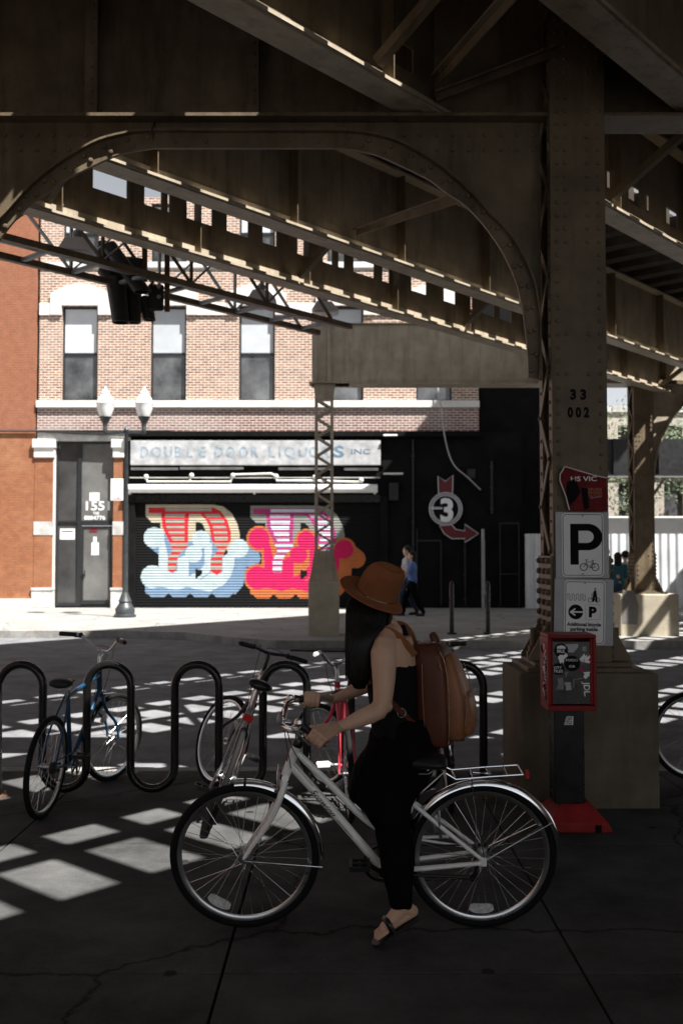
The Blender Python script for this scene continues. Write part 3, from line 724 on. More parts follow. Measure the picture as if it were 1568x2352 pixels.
# traffic signal hung from the outermost girder
def signal():
    c = at(300, 640, 11.6); r = empty('traffic_signal', c, 'black hooded traffic signal hanging below the outermost girder, left', 'traffic signal')
    px = lambda a, b, y=0: at(188.2+.16*a, 533+.16*b, 11.6+y)-c
    def bx(name, x0, x1, y0, y1, ya, yb, tilt=0, bev=.03):
        A, B_ = px(x0, y0), px(x1, y1); cc = (A+B_)/2; w2, h2 = abs(B_.x-A.x)/2, abs(B_.z-A.z)/2; q = Matrix.Rotation(tilt, 3, 'Y')
        m = MB(); m.obox(Vector((cc.x, (ya+yb)/2, cc.z)), q @ Vector((w2, 0, 0)), Vector((0, (yb-ya)/2, 0)), q @ Vector((0, 0, h2))); return m.build(name, M['sigblk'], r, bevel=bev)
    h1 = bx('housing', 262, 400, 150, 560, -.12, .12); h2 = bx('housing', 600, 850, 340, 740, .02, .30, R(6)); h3 = bx('housing', 400, 600, 250, 760, -.06, .22, R(-14))
    def visor(par, a, b, r0, r1, ya, yb):
        A, B_ = px(*a), px(*b); A.y += ya; B_.y += yb; ax_ = (B_-A).normalized(); u = ax_.orthogonal().normalized(); v = ax_.cross(u); n = 20; vs = []
        for i in range(n):
            t = 2*math.pi*i/n; e = u*math.cos(t)+v*math.sin(t); cut = ax_*(.09*e.z)
            vs += [A+e*r0, B_+e*r1+cut, B_+e*(r1-.012)+cut, A+e*(r0-.012)]
        m = MB(); m.add(vs, [(i*4+j, ((i+1) % n)*4+j, ((i+1) % n)*4+j+1, i*4+j+1) for i in range(n) for j in range(3)]); m.build('visor', M['sigblk'], par, smooth=True, sharp=50)
        m = MB(); m.ball(A+ax_*.03, r0*.85, n=12); m.build('lens', M['rust'], par, smooth=True)
    visor(h3, (490, 690), (590, 1330), .115, .10, -.02, -.10); visor(h3, (440, 260), (930, 930), .085, .09, -.16, -.22); visor(h2, (690, 640), (730, 1290), .11, .085, .16, .05); visor(h2, (860, 900), (920, 1210), .09, .075, .2, .2); visor(h1, (330, 540), (430, 690), .09, .085, -.02, -.04)
    bx('mount_plate', 950, 1170, 745, 1125, .0, .05)
    m = MB()
    for y in (785, 930): q = px(1107, y); m.cyl(q+Vector((0, -.012, 0)), q+Vector((0, .0, 0)), .025, 10)
    m.build('mount_bolt', M['alloy'], r); m = MB()
    for x_, y0, y1 in ((905, 190, 705), (1225, 370, 1140)): m.beam(px(x_, y0-260), px(x_, y1), .055, .055, up=(0, 1, 0))
    m.build('hanger', M['rust'], r)
    m = MB(); m.tube(spline([px(930, 560), px(1010, 600), px(1035, 700), px(960, 780)], 5), .012, 6); m.build('lead', M['wire'], r)
signal()
# ------------------------------------------------------------------ street front
YF = 29.3
fx = lambda px: ax(px, YF)
fz = lambda py: az(py, YF)
def wall_grid(m, x0, x1, z0, z1, holes, Y, th, mi=0):
    xs = sorted({x0, x1, *[h[0] for h in holes], *[h[1] for h in holes]}); zs = sorted({z0, z1, *[h[2] for h in holes], *[h[3] for h in holes]})
    xs = [x for x in xs if x0 <= x <= x1]; zs = [z for z in zs if z0 <= z <= z1]
    for i in range(len(xs)-1):
        for j in range(len(zs)-1):
            cx, cz = (xs[i]+xs[i+1])/2, (zs[j]+zs[j+1])/2
            if any(h[0] < cx < h[1] and h[2] < cz < h[3] for h in holes): continue
            m.add([(xs[i], Y, zs[j]), (xs[i+1], Y, zs[j]), (xs[i+1], Y, zs[j+1]), (xs[i], Y, zs[j+1])], [(0, 1, 2, 3)], mi)
    for h in holes:
        a, b, c, d = h
        m.add([(a, Y, c), (b, Y, c), (b, Y, d), (a, Y, d), (a, Y+th, c), (b, Y+th, c), (b, Y+th, d), (a, Y+th, d)], [(0, 4, 5, 1), (1, 5, 6, 2), (2, 6, 7, 3), (3, 7, 4, 0)], mi)
B = empty('brick_building', (fx(600), YF, WZ), 'pale pointed brick building with white bands, above the entry and the painted shutter', 'building')
Bo = B.location.copy()
def bchild(mb, name, mt, par=None, **k):
    o = mb.build(name, mt, None, **k); o.parent = par or B
    o.matrix_parent_inverse = Matrix.Identity(4); o.location = -Bo if (par is None) else (0, 0, 0)
    return o
wins = []
for i in range(7):
    cx = 179.5+204.5*i
    wins.append((fx(cx-41.5), fx(cx+41.5), fz(921), fz(703))); wins.append((fx(cx-41.5), fx(cx+41.5), fz(601), fz(601)+1.75))
m = MB(); wall_grid(m, fx(86), fx(1100), fz(936), 12.3, [h for h in wins if h[1] < fx(1100)], YF, .22)
m.add([(fx(1100), YF, fz(990)), (fx(1100), YF+14, fz(990)), (fx(1100), YF+14, 12.3), (fx(1100), YF, 12.3)], [(0, 1, 2, 3)])
m.add([(fx(86), YF, 12.3), (fx(1100), YF, 12.3), (fx(1100), YF+14, 12.3), (fx(86), YF+14, 12.3)], [(0, 1, 2, 3)])
bchild(m, 'upper_wall', M['brickA'])
m = MB(); m.box(fx(84), fx(1100), YF-.03, YF+.2, fz(992), fz(938)); bchild(m, 'lower_band_wall', M['brickB'])
m = MB(); m.box(fx(82), fx(1101), YF-.12, YF+.1, fz(937), fz(921)); bchild(m, 'sill_band', M['stone'], bevel=.01)
m = MB(); m.box(fx(86), fx(1100), YF-.05, YF-.002, fz(615), fz(602)); m.box(fx(86), fx(1100), YF-.03, YF-.002, fz(618), fz(615)); bchild(m, 'string_band', M['stone'])
for i, h in enumerate(wins):
    if h[1] > fx(1100): continue
    xm = (h[0]+h[1])/2
    fr = MB()
    for a, b, c, d in ((h[0], h[0]+.06, h[2], h[3]), (h[1]-.06, h[1], h[2], h[3]), (h[0]+.06, h[1]-.06, h[3]-.07, h[3]), (h[0]+.06, h[1]-.06, h[2], h[2]+.06), (h[0]+.06, h[1]-.06, (h[2]+h[3])/2-.03, (h[2]+h[3])/2+.04)):
        fr.box(a, b, YF+.12, YF+.18, c, d)
    w_ = bchild(fr, 'window', M['frameblk'])
    zm = (h[2]+h[3])/2
    p = MB(); p.box(h[0]+.05, h[1]-.05, YF+.15, YF+.16, h[2]+.03, zm); bchild(p, 'lower_pane', M['glass'], w_)
    p = MB(); p.box(h[0]+.05, h[1]-.05, YF+.135, YF+.145, zm, h[3]-.03); bchild(p, 'upper_pane', M['blind'] if i in (0, 1, 3, 5) else M['glass_up'], w_)
    if i % 2 == 0:                                   # segmental stone hood over second-storey windows
        hw = (h[1]-h[0])/2; z0 = h[3]; q = MB()
        pts = [(xm-hw-.34, z0-.27), (xm-hw-.34, z0+.36)]
        for k in range(9):
            t = -1+k/4; pts.append((xm+t*(hw+.34), z0+.36+.30*(1-t*t)))
        pts += [(xm+hw+.34, z0+.36), (xm+hw+.34, z0-.27), (xm+hw+.01, z0-.27), (xm+hw+.01, z0+.01), (xm-hw-.01, z0+.01), (xm-hw-.01, z0-.27)]
        pts = [p_ for n_, p_ in enumerate(pts) if n_ == 0 or p_ != pts[n_-1]]
        q.prism(pts, lambda a, b, d: Vector((a, YF-d, b)), .002, .07); bchild(q, 'hood_mould', M['stone'])
        if i < 8:
            nx = wins[i+2][0] if i+2 < len(wins) else fx(1100)
            q = MB(); q.box(h[1]+.342, min(nx-.342, fx(1099)), YF-.05, YF-.002, fz(724), fz(697)); bchild(q, 'spring_band', M['stone'])
q = MB(); q.box(fx(86), wins[0][0]-.342, YF-.05, YF-.002, fz(724), fz(697)); bchild(q, 'spring_band', M['stone'])

# entry
m = MB(); m.box(fx(86), fx(300), YF-.10, YF+.1, fz(1013), fz(993)); bchild(m, 'entry_lintel', M['stone2'], bevel=.01)
for x0, x1 in ((80, 122), (261, 282)):
    m = MB(); m.box(fx(x0), fx(x1), YF-.06, YF+.2, WZ-.02, fz(1013)); bchild(m, 'entry_pier', M['brickL'])
    m = MB(); m.box(fx(x0)-.02, fx(x1)+.05, YF-.12, YF+.1, fz(1052), fz(1016)); m.box(fx(x0)-.06, fx(x1)+.08, YF-.17, YF+.12, fz(1030), fz(1010)); bchild(m, 'capital_block', M['stone'], bevel=.02)
    m = MB(); m.box(fx(x0)-.01, fx(x1)+.03, YF-.072, YF+.1, fz(1229), fz(1198)); bchild(m, 'middle_block', M['stone2'])
    m = MB(); m.box(fx(x0)-.05, fx(x1)+.05, YF-.1, YF+.1, WZ, fz(1352)); m.box(fx(x0)-.06, fx(x1)+.06, YF-.12, YF+.1, fz(1356), fz(1350)); bchild(m, 'base_block', M['stone2'], bevel=.01)
m = MB(); m.box(fx(122), fx(126), YF-.02, YF+.15, WZ, fz(1012)); bchild(m, 'white_jamb', M['stone'])
YD = YF+.08
fr = MB()
for a, b, c, d in ((126, 131, 1392, 1013), (176, 185, 1392, 1013), (257, 261, 1392, 1013), (131, 176, 1019, 1013), (185, 257, 1019, 1013), (131, 176, 1200, 1196), (185, 257, 1207, 1196), (131, 176, 1392, 1385)):
    fr.box(fx(a), fx(b), YD, YD+.1, fz(c), fz(d))
bchild(fr, 'entry_frame', M['frameblk'])
for a, b, c, d, nm, mt in ((131, 176, 1196, 1019, 'side_transom_pane', 'glassd'), (131, 176, 1385, 1200, 'side_pane', 'glassd'), (185, 257, 1196, 1019, 'transom_pane', 'glassl')):
    p = MB(); p.box(fx(a), fx(b), YD+.04, YD+.05, fz(c), fz(d)); bchild(p, nm, M[mt])
dr = MB()
for a, b, c, d in ((186, 191, 1388, 1208), (252, 256, 1388, 1208), (191, 252, 1212, 1208), (191, 252, 1388, 1379)):
    dr.box(fx(a), fx(b), YD-.01, YD+.05, fz(c), fz(d))
door = bchild(dr, 'door', M['frameblk'])
p = MB(); p.box(fx(191), fx(252), YD+.015, YD+.022, fz(1379), fz(1212)); bchild(p, 'door_pane', M['glassl'], door)
p = MB(); p.box(fx(189), fx(196), YD-.05, YD-.011, fz(1322), fz(1318)); p.cyl((fx(195), YD-.04, fz(1326)), (fx(195), YD-.04, fz(1310)), .015); bchild(p, 'door_handle', M['plastic'], door)
ff = lambda Y: (lambda a, b, d: Vector((a, Y-d, b)))
p = MB(); p.text('1551', fx(195), fx(250), fz(1172), fz(1151), ff(YD+.036), .002, .02); p.text('THE', fx(211), fx(226), fz(1182), fz(1175), ff(YD+.036), .002, .02)
p.text('BEEHIVE', fx(191), fx(240), fz(1194), fz(1184), ff(YD+.036), .002, .03) if False else p.text('8884776', fx(191), fx(240), fz(1194), fz(1184), ff(YD+.036), .002, .03)
bchild(p, 'house_number', M['paper'])
for x0, x1, y0, y1, mt, nm in ((203, 226, 1150, 1131, 'paper', 'white_notice'), (209, 226, 1275, 1246, 'paper', 'white_notice'), (213, 221, 1246, 1233, 'paper', 'white_notice'), (204, 222, 1223, 1209, 'neonr', 'red_sticker'), (136, 170, 1239, 1214, 'paper', 'framed_notice')):
    p = MB(); Yp = YD+.012 if 'red' in nm or y0 > 1240 and x0 > 180 else YD+.037
    p.box(fx(x0), fx(x1), Yp-.003, Yp, fz(y0), fz(y1)); bchild(p, nm, M[mt])
p = MB(); p.box(fx(140), fx(166), YD+.031, YD+.0335, fz(1222), fz(1219)); bchild(p, 'notice_stripe', M['redp'])
lamp = MB(); lamp.cyl((fx(159), YF+.9, fz(1120)), (fx(159), YF+.9, fz(1020)), .01, 6); lamp.lathe([(.02, .1), (.1, .02), (.32, -.04), (.3, -.05), (0, 0)], (fx(159), YF+.9, fz(1122)), 16); lamp.ball((fx(159), YF+.9, fz(1126)), .08)
tag(lamp.build('pendant_lamp', M['globe'], smooth=True), 'pendant lamp hanging inside the entry behind the narrow side window', 'pendant lamp')

# left neighbour
m = MB(); X0, X1 = -70, fx(79.5)
m.add([(X0, YF-.05, fz(990)), (X1, YF-.05, fz(990)), (X1, YF-.05, 12.3), (X0, YF-.05, 12.3)], [(0, 1, 2, 3)])
N_ = empty('corner_building', (X1-3, YF-.05, WZ), 'orange and red painted brick wall at the left edge of the picture', 'building')
def nchild(mb, name, mt):
    o = mb.build(name, mt); o.parent = N_; o.location = -N_.location; return o
nchild(m, 'upper_wall', M['brickU'])
m = MB(); m.add([(X0, YF-.05, WZ), (X1, YF-.05, WZ), (X1, YF-.05, fz(990)), (X0, YF-.05, fz(990))], [(0, 1, 2, 3)])
m.add([(X1, YF-.05, WZ), (X1, YF+.6, WZ), (X1, YF+.6, 12.3), (X1, YF-.05, 12.3)], [(0, 1, 2, 3)])
m.add([(X0, YF-.05, 12.3), (X1, YF-.05, 12.3), (X1, YF+12, 12.3), (X0, YF+12, 12.3)], [(0, 1, 2, 3)])
nchild(m, 'lower_wall', M['brickL'])
m = MB(); m.box(X0, fx(76), YF-.12, YF+.05, WZ-.02, fz(1375)); nchild(m, 'plinth', M['stone'])
m = MB(); m.tube(spline([(X0, YF-.1, fz(988)), (fx(30), YF-.1, fz(991)), (fx(90), YF-.15, fz(992)), (fx(240), YF-.16, fz(998)), (fx(300), YF-.2, fz(992))], 6), .03, 6)
tag(m.build('cable', M['wire']), 'black cable running along the orange brick wall at first-floor level', 'cable')
# bar front
K = empty('bar_front', (fx(700), YF, WZ), 'black painted bar front with a faded sign board and a rolled white awning', 'shop front')
def kchild(mb, name, mt, par=None, **k):
    o = mb.build(name, mt, None, **k); o.parent = par or K; o.location = -K.location if par is None else (0, 0, 0); return o
m = MB(); wall_grid(m, fx(284), fx(1198), WZ-.02, fz(992), [(fx(312), fx(872), WZ-.02, fz(1155))], YF-.04, .2)
m.box(fx(292), fx(1100), YF-.3, YF-.05, fz(1004), fz(993)); m.box(fx(296), fx(311), YF-.12, YF-.045, WZ, fz(1140)); m.box(fx(873), fx(890), YF-.14, YF-.045, WZ, fz(1140))
m.add([(fx(1198), YF-.04, WZ-.02), (fx(1198), YF+12, WZ-.02), (fx(1198), YF+12, fz(992)), (fx(1198), YF-.04, fz(992))], [(0, 1, 2, 3)])
kchild(m, 'black_wall', M['black'])
m = MB(); m.box(fx(1101), fx(1268), YF+.4, YF+10, WZ-.02, 9.5); kchild(m, 'shade_black_back_wall', M['black'])  # alley wall in shade, its shade put into the black colour
m = MB(); m.box(fx(303), fx(873), YF-.28, YF-.06, fz(1070), fz(1014)); sb = kchild(m, 'sign_board', M['signboard'], bevel=.01)
m = MB(); fn = ff(YF-.283)
for s_, a, b in (('D', 326, 344), ('O', 350, 374), ('U', 380, 398), ('B', 404, 420), ('L', 432, 444), ('E', 458, 475), ('D', 494, 514), ('O', 520, 541), ('O', 550, 571), ('R', 578, 595), ('L', 618, 632), ('I', 641, 645), ('Q', 654, 679), ('U', 686, 705), ('O', 710, 730), ('R', 740, 757)):
    m.text(s_, fx(a), fx(b), fz(1053+(4 if s_ == 'Q' else 0)), fz(1028), fn, .001, .02)
fl = kchild(m, 'faded_lettering', M['inkfade'])
m = MB(); m.text('S', fx(766), fx(790), fz(1053), fz(1026), fn, .001, .03); m.text('INC', fx(806), fx(849), fz(1045), fz(1033), fn, .002, .01); kchild(m, 'blue_grey_lettering', M['inkblue'])
m = MB()
for a, b, y in ((303, 410, 1077), (415, 560, 1076), (640, 760, 1077), (790, 868, 1078), (300, 872, 1098)):
    m.box(fx(a), fx(b), YF-.2, YF-.05, fz(y+(3 if y < 1090 else 1)), fz(y-(2 if y < 1090 else 1)))
kchild(m, 'ledge', M['stone2'])
pts = [(335, 1094), (339, 1106), (435, 1106), (440, 1092), (437, 1106), (530, 1106), (535, 1090), (622, 1088), (632, 1092), (636, 1104), (720, 1104), (825, 1107), (832, 1101)]
m = MB(); m.tube([at(a, b, YF-.2) for a, b in pts], .035, 8)
for a, b in ((336, 1095), (440, 1092), (535, 1092), (634, 1094), (723, 1096), (829, 1103)): m.ball(at(a, b, YF-.2), .075, n=10)
tag(m.build('conduit', M['stone'], smooth=True), 'thin white pipe with joints running above the awning roll', 'pipe')
aw = MB(); aw.cyl((fx(293), YF-.17, fz(1123)), (fx(866), YF-.17, fz(1123)), .125, 18)
for x in (300, 585, 860): aw.box(fx(x)-.03, fx(x)+.03, YF-.2, YF-.05, fz(1136), fz(1132))
tag(aw.build('rolled_awning', M['white'], smooth=True), 'long rolled white awning above the painted shutter', 'awning')
m = MB(); m.box(fx(296), fx(872), YF-.12, YF-.06, fz(1154), fz(1137)); kchild(m, 'shutter_box', M['blackgloss'])

for x, y0, y1, r_ in ((1128, 1180, 1060, .035), (948, 1390, 1010, .03), (1066, 1390, 1250, .02)):
    m = MB(); m.cyl((fx(x), YF-.1, fz(y0)), (fx(x), YF-.1, fz(y1)), r_)
    for k in (.1, .5, .9): z = fz(y0)+(fz(y1)-fz(y0))*k; m.box(fx(x)-.06, fx(x)+.06, YF-.12, YF-.041, z-.02, z+.02)
    kchild(m, 'drain_pipe', M['dkmetal'])
for grp in (((955, 958, 1392, 1215), (1010, 1013, 1392, 1240), (958, 1010, 1244, 1240)), ((1145, 1148, 1392, 1200), (1188, 1191, 1392, 1200), (1148, 1188, 1204, 1200), (1148, 1188, 1320, 1317))):
    m = MB()
    for a, b, c, d in grp: m.box(fx(a), fx(b), YF-.075, YF-.041, fz(c), fz(d))
    kchild(m, 'door_frame', M['dkmetal'])
for a, b, c, d in ((893, 914, 1150, 1110), (930, 944, 1290, 1262), (1072, 1090, 1100, 1078)):
    m = MB(); m.box(fx(a), fx(b), YF-.16, YF-.041, fz(c), fz(d)); kchild(m, 'junction_box', M['dkmetal'], bevel=.01)
# painted roller shutter (paint laid on the slats themselves)
MUR = ['shut', 'cream', 'mred', 'stripe', 'mlb', 'mdb', 'mgrey', 'mpurp', 'mpale', 'mpink', 'morange', 'outl']
def inp(x, y, P):
    c = False; j = len(P)-1
    for i in range(len(P)):
        if (P[i][1] > y) != (P[j][1] > y) and x < (P[j][0]-P[i][0])*(y-P[i][1])/(P[j][1]-P[i][1])+P[i][0]: c = not c
        j = i
    return c
BODY = [(130, 388), (520, 388), (575, 400), (625, 440), (655, 495), (672, 560), (672, 605), (600, 650), (380, 650), (215, 540), (215, 490), (165, 490), (130, 455)]
HOLE = [(418, 488), (440, 488), (462, 505), (475, 540), (478, 580), (415, 580)]
BAR = [(147, 405), (520, 405), (560, 425), (575, 445), (147, 437)]
STEM = [(220, 437), (378, 437), (376, 560), (374, 630), (330, 670), (314, 700), (310, 765), (285, 779), (260, 768), (260, 700), (285, 650), (262, 590), (246, 560), (225, 510)]
BOWL = [(440, 437), (560, 425), (600, 480), (620, 545), (622, 590), (590, 650), (572, 700), (570, 775), (540, 792), (506, 775), (506, 700), (548, 650), (508, 590), (498, 520), (480, 480)]
LIGHTC = [(180, 578, 60), (450, 588, 52), (407, 672, 50), (668, 640, 54), (172, 803, 66)]
LIGHTP = [[(208, 590), (240, 600), (262, 690), (262, 800), (210, 810)], [(316, 700), (350, 680), (378, 700), (378, 840), (310, 850)], [(470, 600), (512, 610), (508, 770), (440, 820), (380, 830), (380, 800), (440, 770), (470, 730)],
          [(575, 690), (625, 650), (642, 680), (642, 730), (622, 800), (580, 850), (500, 888), (400, 870), (380, 860), (380, 815), (450, 820), (512, 775), (540, 795), (572, 775)],
          [(120, 805), (230, 800), (262, 772), (286, 782), (312, 770), (390, 830), (470, 840), (470, 880), (370, 862), (310, 880), (230, 862), (150, 868)], [(600, 650), (640, 610), (660, 690), (610, 700)]]
def light(x, y): return any((x-a)**2+(y-b)**2 < r*r for a, b, r in LIGHTC) or any(inp(x, y, P) for P in LIGHTP)
def scal(x, y):                                      # scalloped lower edge
    return y < 921-9*abs(math.sin((x-265)/112*math.pi))**.5*0 - (24*max(0, 1-abs(((x-265+62) % 124)-62)/26))
def letter(x, y, pal, ring):
    if 430 > x > 415+3 and 758 < y < 812 and x > 418 and (x-418) < (y-740)*.9: return None
    if 418 < x < 458 and 762 < y < 812 and (x-418) < (812-y)*1.2+8 and (x > 420): return None
    red = inp(x, y, STEM) or inp(x, y, BOWL) or inp(x, y, BAR)
    inlet = red and y > 560
    lt = light(x, y)
    edge = (not lt) and any(light(x+dx*ring, y+dy*ring) for dx, dy in ((1, 0), (-1, 0), (0, 1), (0, -1), (.7, .7), (-.7, .7), (.7, -.7), (-.7, -.7))) if ring else False
    if lt and not (inlet and y < 770 and not any((x-a)**2+(y-b)**2 < r*r for a, b, r in LIGHTC)): return pal[3]
    if red:
        for i in range(11):
            yc = 418+33.2*i
            if abs(y-yc) < 9.5:
                if i == 0 and 244 < x < 508: return pal[2]
                if i > 0:
                    sh = 6
                    if inp(x-22, y, STEM) and inp(x+22, y, STEM) or (y > 600 and inp(x, y, STEM)): return pal[2]
                    if inp(x-20, y, BOWL) and inp(x+20, y, BOWL) or (y > 600 and inp(x, y, BOWL)): return pal[2]
        return pal[1]
    if edge: return pal[4]
    if y > 560 or (x > 640 and y > 600):
        for k in (1, 2, 3, 4):
            dx, dy = 17*k, 15*k
            if light(x-dx, y-dy*.9) and (y < 895 or scal(x, y)) : return pal[4]
        if 262 < x < 560 and 600 < y < 860 and not (418 < x < 470 and 760 < y < 812): return pal[4]
        if 130+max(0, 850-y)*0 < x < 640 and 850 < y < 921 and light(x-20, y-62) and scal(x, y): return pal[4]
    if inp(x, y, BODY):
        if inp(x, y, HOLE): return None
        return pal[0]
    return None
P1 = (1, 2, 3, 4, 5); P2 = (6, 7, 8, 9, 10)
def paint(px, py):                                   # picture position -> paint index
    x = (px-282.2)/.4; y = (py-1003.5)/.4
    v = letter(x-602, y-6, P2, 14) if x > 700 else None
    if v is None: v = letter(x, y, P1, 0)
    return v or 0
x0, x1, z0, z1 = fx(312), fx(872), WZ, fz(1155)
nx = int((x1-x0)/.022); nz = int((z1-z0)/.0125)
m = MB(); vs = []; fs = []; mi = []
sy = -.02
for j in range(nz+1):
    z = z0+(z1-z0)*j/nz; y = YF+.02-.014*abs(math.sin(z/.078*math.pi))
    for i in range(nx+1): vs.append((x0+(x1-x0)*i/nx, y, z))
sc_ = YF/F
for j in range(nz):
    z = z0+(z1-z0)*(j+.5)/nz; v_ = (z-CAMZ)/YF
    py = CY - F*(v_*math.cos(PITCH)-math.sin(PITCH))/(math.cos(PITCH)+v_*math.sin(PITCH))
    for i in range(nx):
        px = CX+F*(x0+(x1-x0)*(i+.5)/nx)/YF
        fs.append((j*(nx+1)+i, j*(nx+1)+i+1, (j+1)*(nx+1)+i+1, (j+1)*(nx+1)+i)); mi.append(paint(px, py))
m.v = vs; m.f = fs; m.m = mi
so_ = m.build('roller_shutter', [M[k] for k in MUR])
tag(so_, 'black roller shutter painted with two ornate letters, one red and blue, one pink and orange', 'shutter')

# arrow sign with the figure 3 on the black wall
def arrow_sign():
    c = at(1023, 1169, YF-.12); r = empty('arrow_sign', c, 'round black sign with a white 3 and a red arrow pointing right', 'sign')
    L = lambda x, y: ((at(878+.24*x, 1066.2+.24*y, YF-.12)-c).x, (at(878+.24*x, 1066.2+.24*y, YF-.12)-c).z)
    fn = lambda a, b, d: Vector((a, -d, b))
    m = MB(); circ = [(math.cos(t*math.pi/20)*.49, math.sin(t*math.pi/20)*.49) for t in range(40)]; m.prism(circ, fn, -.07, 0); m.build('disc', M['black'], r)
    m = MB()
    for rr, w_ in ((.475, .02), (.43, .014), (.39, .018)): m.ring((0, -.012, 0), (1, 0, 0), (0, 0, 1), rr, [(w_, 0), (0, w_), (-w_, 0), (0, -w_)], 40)
    m.build('ring', M['neon'], r)
    def outline(pts, name, fill):
        q = [L(*p) for p in pts]; mm = MB(); mm.prism(q, fn, -.06, .0); o = mm.build(name, fill, r)
        t = MB(); t.tube([Vector((a, -.02, b)) for a, b in q], .018, 6, closed=True)
        cxm = sum(a for a, b in q)/len(q); czm = sum(b for a, b in q)/len(q)
        t.build(name+'_tube', M['neon'], o)
    outline([(530, 115), (600, 165), (672, 105), (668, 278), (535, 278)], 'tail_ribbon', M['neonr'])
    outline([(545, 590), (660, 580), (700, 625), (785, 640), (785, 575), (918, 665), (785, 750), (785, 712), (660, 712), (590, 665)], 'arrow', M['neonr'])
    m = MB(); m.text('3', -.16, .22, -.38, .32, fn, .03, .035); m.text('AREA', -.42, -.12, -.02, .06, fn, .03, .01) if False else None
    m.box(-.42, -.1, -.03, -.02, -.005, .02); m.box(-.42, -.1, -.03, -.02, .04, .055)
    m.build('figure', M['signw'], r)
arrow_sign()
m = MB(); m.tube(spline([at(1003, 880, YF-.2), at(1012, 935, YF-.3), at(1022, 1010, YF-.3), at(1040, 1065, YF-.3), at(1075, 1098, YF-.2), at(1103, 1125, YF-.1)], 6), .022, 6)
tag(m.build('hanging_wire', M['gwire']), 'thin pale wire drooping down the black wall above the arrow sign', 'wire')
m = MB(); x = ax(1108, YF-.3); m.cyl((x, YF-.3, WZ), (x, YF-.3, az(1215, YF-.3)), .045); m.box(x-.05, x+.05, YF-.36, YF-.3, .5, az(1240, YF-.3))
tag(m.build('white_stickered_pipe', M['alu']), 'white stickered pipe standing against the black wall right of the arrow', 'pipe')
for a, b, c in ((880, 925, 1088), (880, 912, 1000)):
    m = MB(); m.cyl(at(a, c, YF-.4), at(b, c, YF-.4), .03); tag(m.build('wall_bar', M['stone']), 'short pale bar sticking out %s' % ('level with the faded sign' if c < 1050 else 'level with the awning pipes'), 'bar')

# double street lamp
def lamp():
    Y = 25.2; x = ax(289, Y); r = empty('street_lamp', (x, Y, WZ), 'dark street lamp with two white acorn globes in front of the entry', 'street lamp')
    px = lambda a, b: at(a, b, Y)-Vector((x, Y, WZ))
    h = az(990, Y)-WZ
    m = MB(); m.lathe([(.28, 0), (.28, .06), (.24, .08), (.25, .2), (.2, .28), (.15, .36), (.17, .4), (.15, .44), (.10, .56), (.08, .62)], (0, 0, 0), 12); m.build('base', M['lampg'], r, smooth=True)
    m = MB(); m.lathe([(.072, .6), (.05, h), (.07, h+.03), (.03, h+.1), (0, h+.16)], (0, 0, 0), 14); m.build('pole', M['lampg'], r, smooth=True)
    a = px(242, 990).x; b = px(331, 990).x
    m = MB(); m.beam((a, 0, h-.02), (b, 0, h-.02), .06, .08); m.build('crossarm', M['lampg'], r, bevel=.01)
    for q in (a, b):
        m = MB(); m.lathe([(.02, h-.1), (.05, h-.06), (.06, h+.06), (.05, h+.08), (.07, h+.2), (.15, h+.34), (.16, h+.36), (0, h+.36)], (q, 0, 0), 14); f = m.build('lamp_fitter', M['lampg'], r, smooth=True)
        m = MB(); m.lathe([(0, h+.36), (.14, h+.361), (.21, h+.56), (.225, h+.68), (.235, h+.70), (.225, h+.74), (.17, h+.86), (.10, h+.93), (.11, h+.96), (.08, h+1.02), (.03, h+1.06), (.035, h+1.1), (0, h+1.16)], (q, 0, 0), 20); m.build('globe', M['globe'], f, smooth=True)
    m = MB(); s0, s1 = px(256, 1150), px(285, 1100); m.box(s0.x, s1.x, -.08, -.07, s0.z, s1.z); s = m.build('plate_sign', M['signw'], r, bevel=.03)
    m = MB(); m.box(s0.x+.03, s1.x-.03, -.0825, -.0815, s0.z+.03, s0.z+.05); m.build('sign_red_line', M['redp'], r)
    m = MB(); m.prism([(s1.x-.14, s0.z+.07), (s1.x-.10, s0.z+.07), (s1.x-.12, s0.z+.13)], lambda u, v, d: Vector((u, -.081-d, v)), 0, .002); m.build('sign_mark', M['ink'], r)
lamp()
for px, py, lab in ((1037, 1450, 'thin black post at the far kerb right of the hat'), (1120, 1450, 'second thin black post, nearer the tall column')):
    p = at(px, py, 20.0); p.z = WZ; m = MB(); m.lathe([(0, 1.06), (.03, 1.05), (.045, 1.0), (.045, .04), (.09, .03), (.09, 0)], (0, 0, 0), 12)
    o = m.build('bollard_post', M['blackgloss'], smooth=True); o.location = p; tag(o, lab, 'post', 'thin posts at the far kerb')

# white corrugated fence, shed roof, far building, trees
m = MB(); x0, x1, Y = fx(1198)+.05, 16.0, YF-.2; n = int((x1-x0)/.06); zt = az(1226, Y)
vs = []; fs = []
for i in range(n+1):
    x = x0+(x1-x0)*i/n; y = Y+(.02 if i % 4 in (0, 1) else -.02)
    vs += [(x, y, WZ), (x, y, zt)]
fs = [(2*i, 2*i+2, 2*i+3, 2*i+1) for i in range(n)]; m.add(vs, fs)
m.box(x0, x1, Y+.03, Y+.06, zt-.1, zt); m.box(x0, x1, Y+.03, Y+.06, .6, .7)
tag(m.build('corrugated_fence', M['fence']), 'white corrugated metal fence behind the columns on the right', 'fence')
m = MB(); m.box(fx(1290), 18, YF+3, YF+9, 0, az(1190, YF+3)); m.box(fx(1285), 18.2, YF+2.8, YF+9.2, az(1190, YF+3), az(1186, YF+3))
tag(m.build('white_shed', M['white']), 'low white shed roof showing above the corrugated fence', 'shed')
bb = empty('tan_building', (20, 46, 0), 'weathered tan brick building beyond the corrugated fence at the right', 'building')
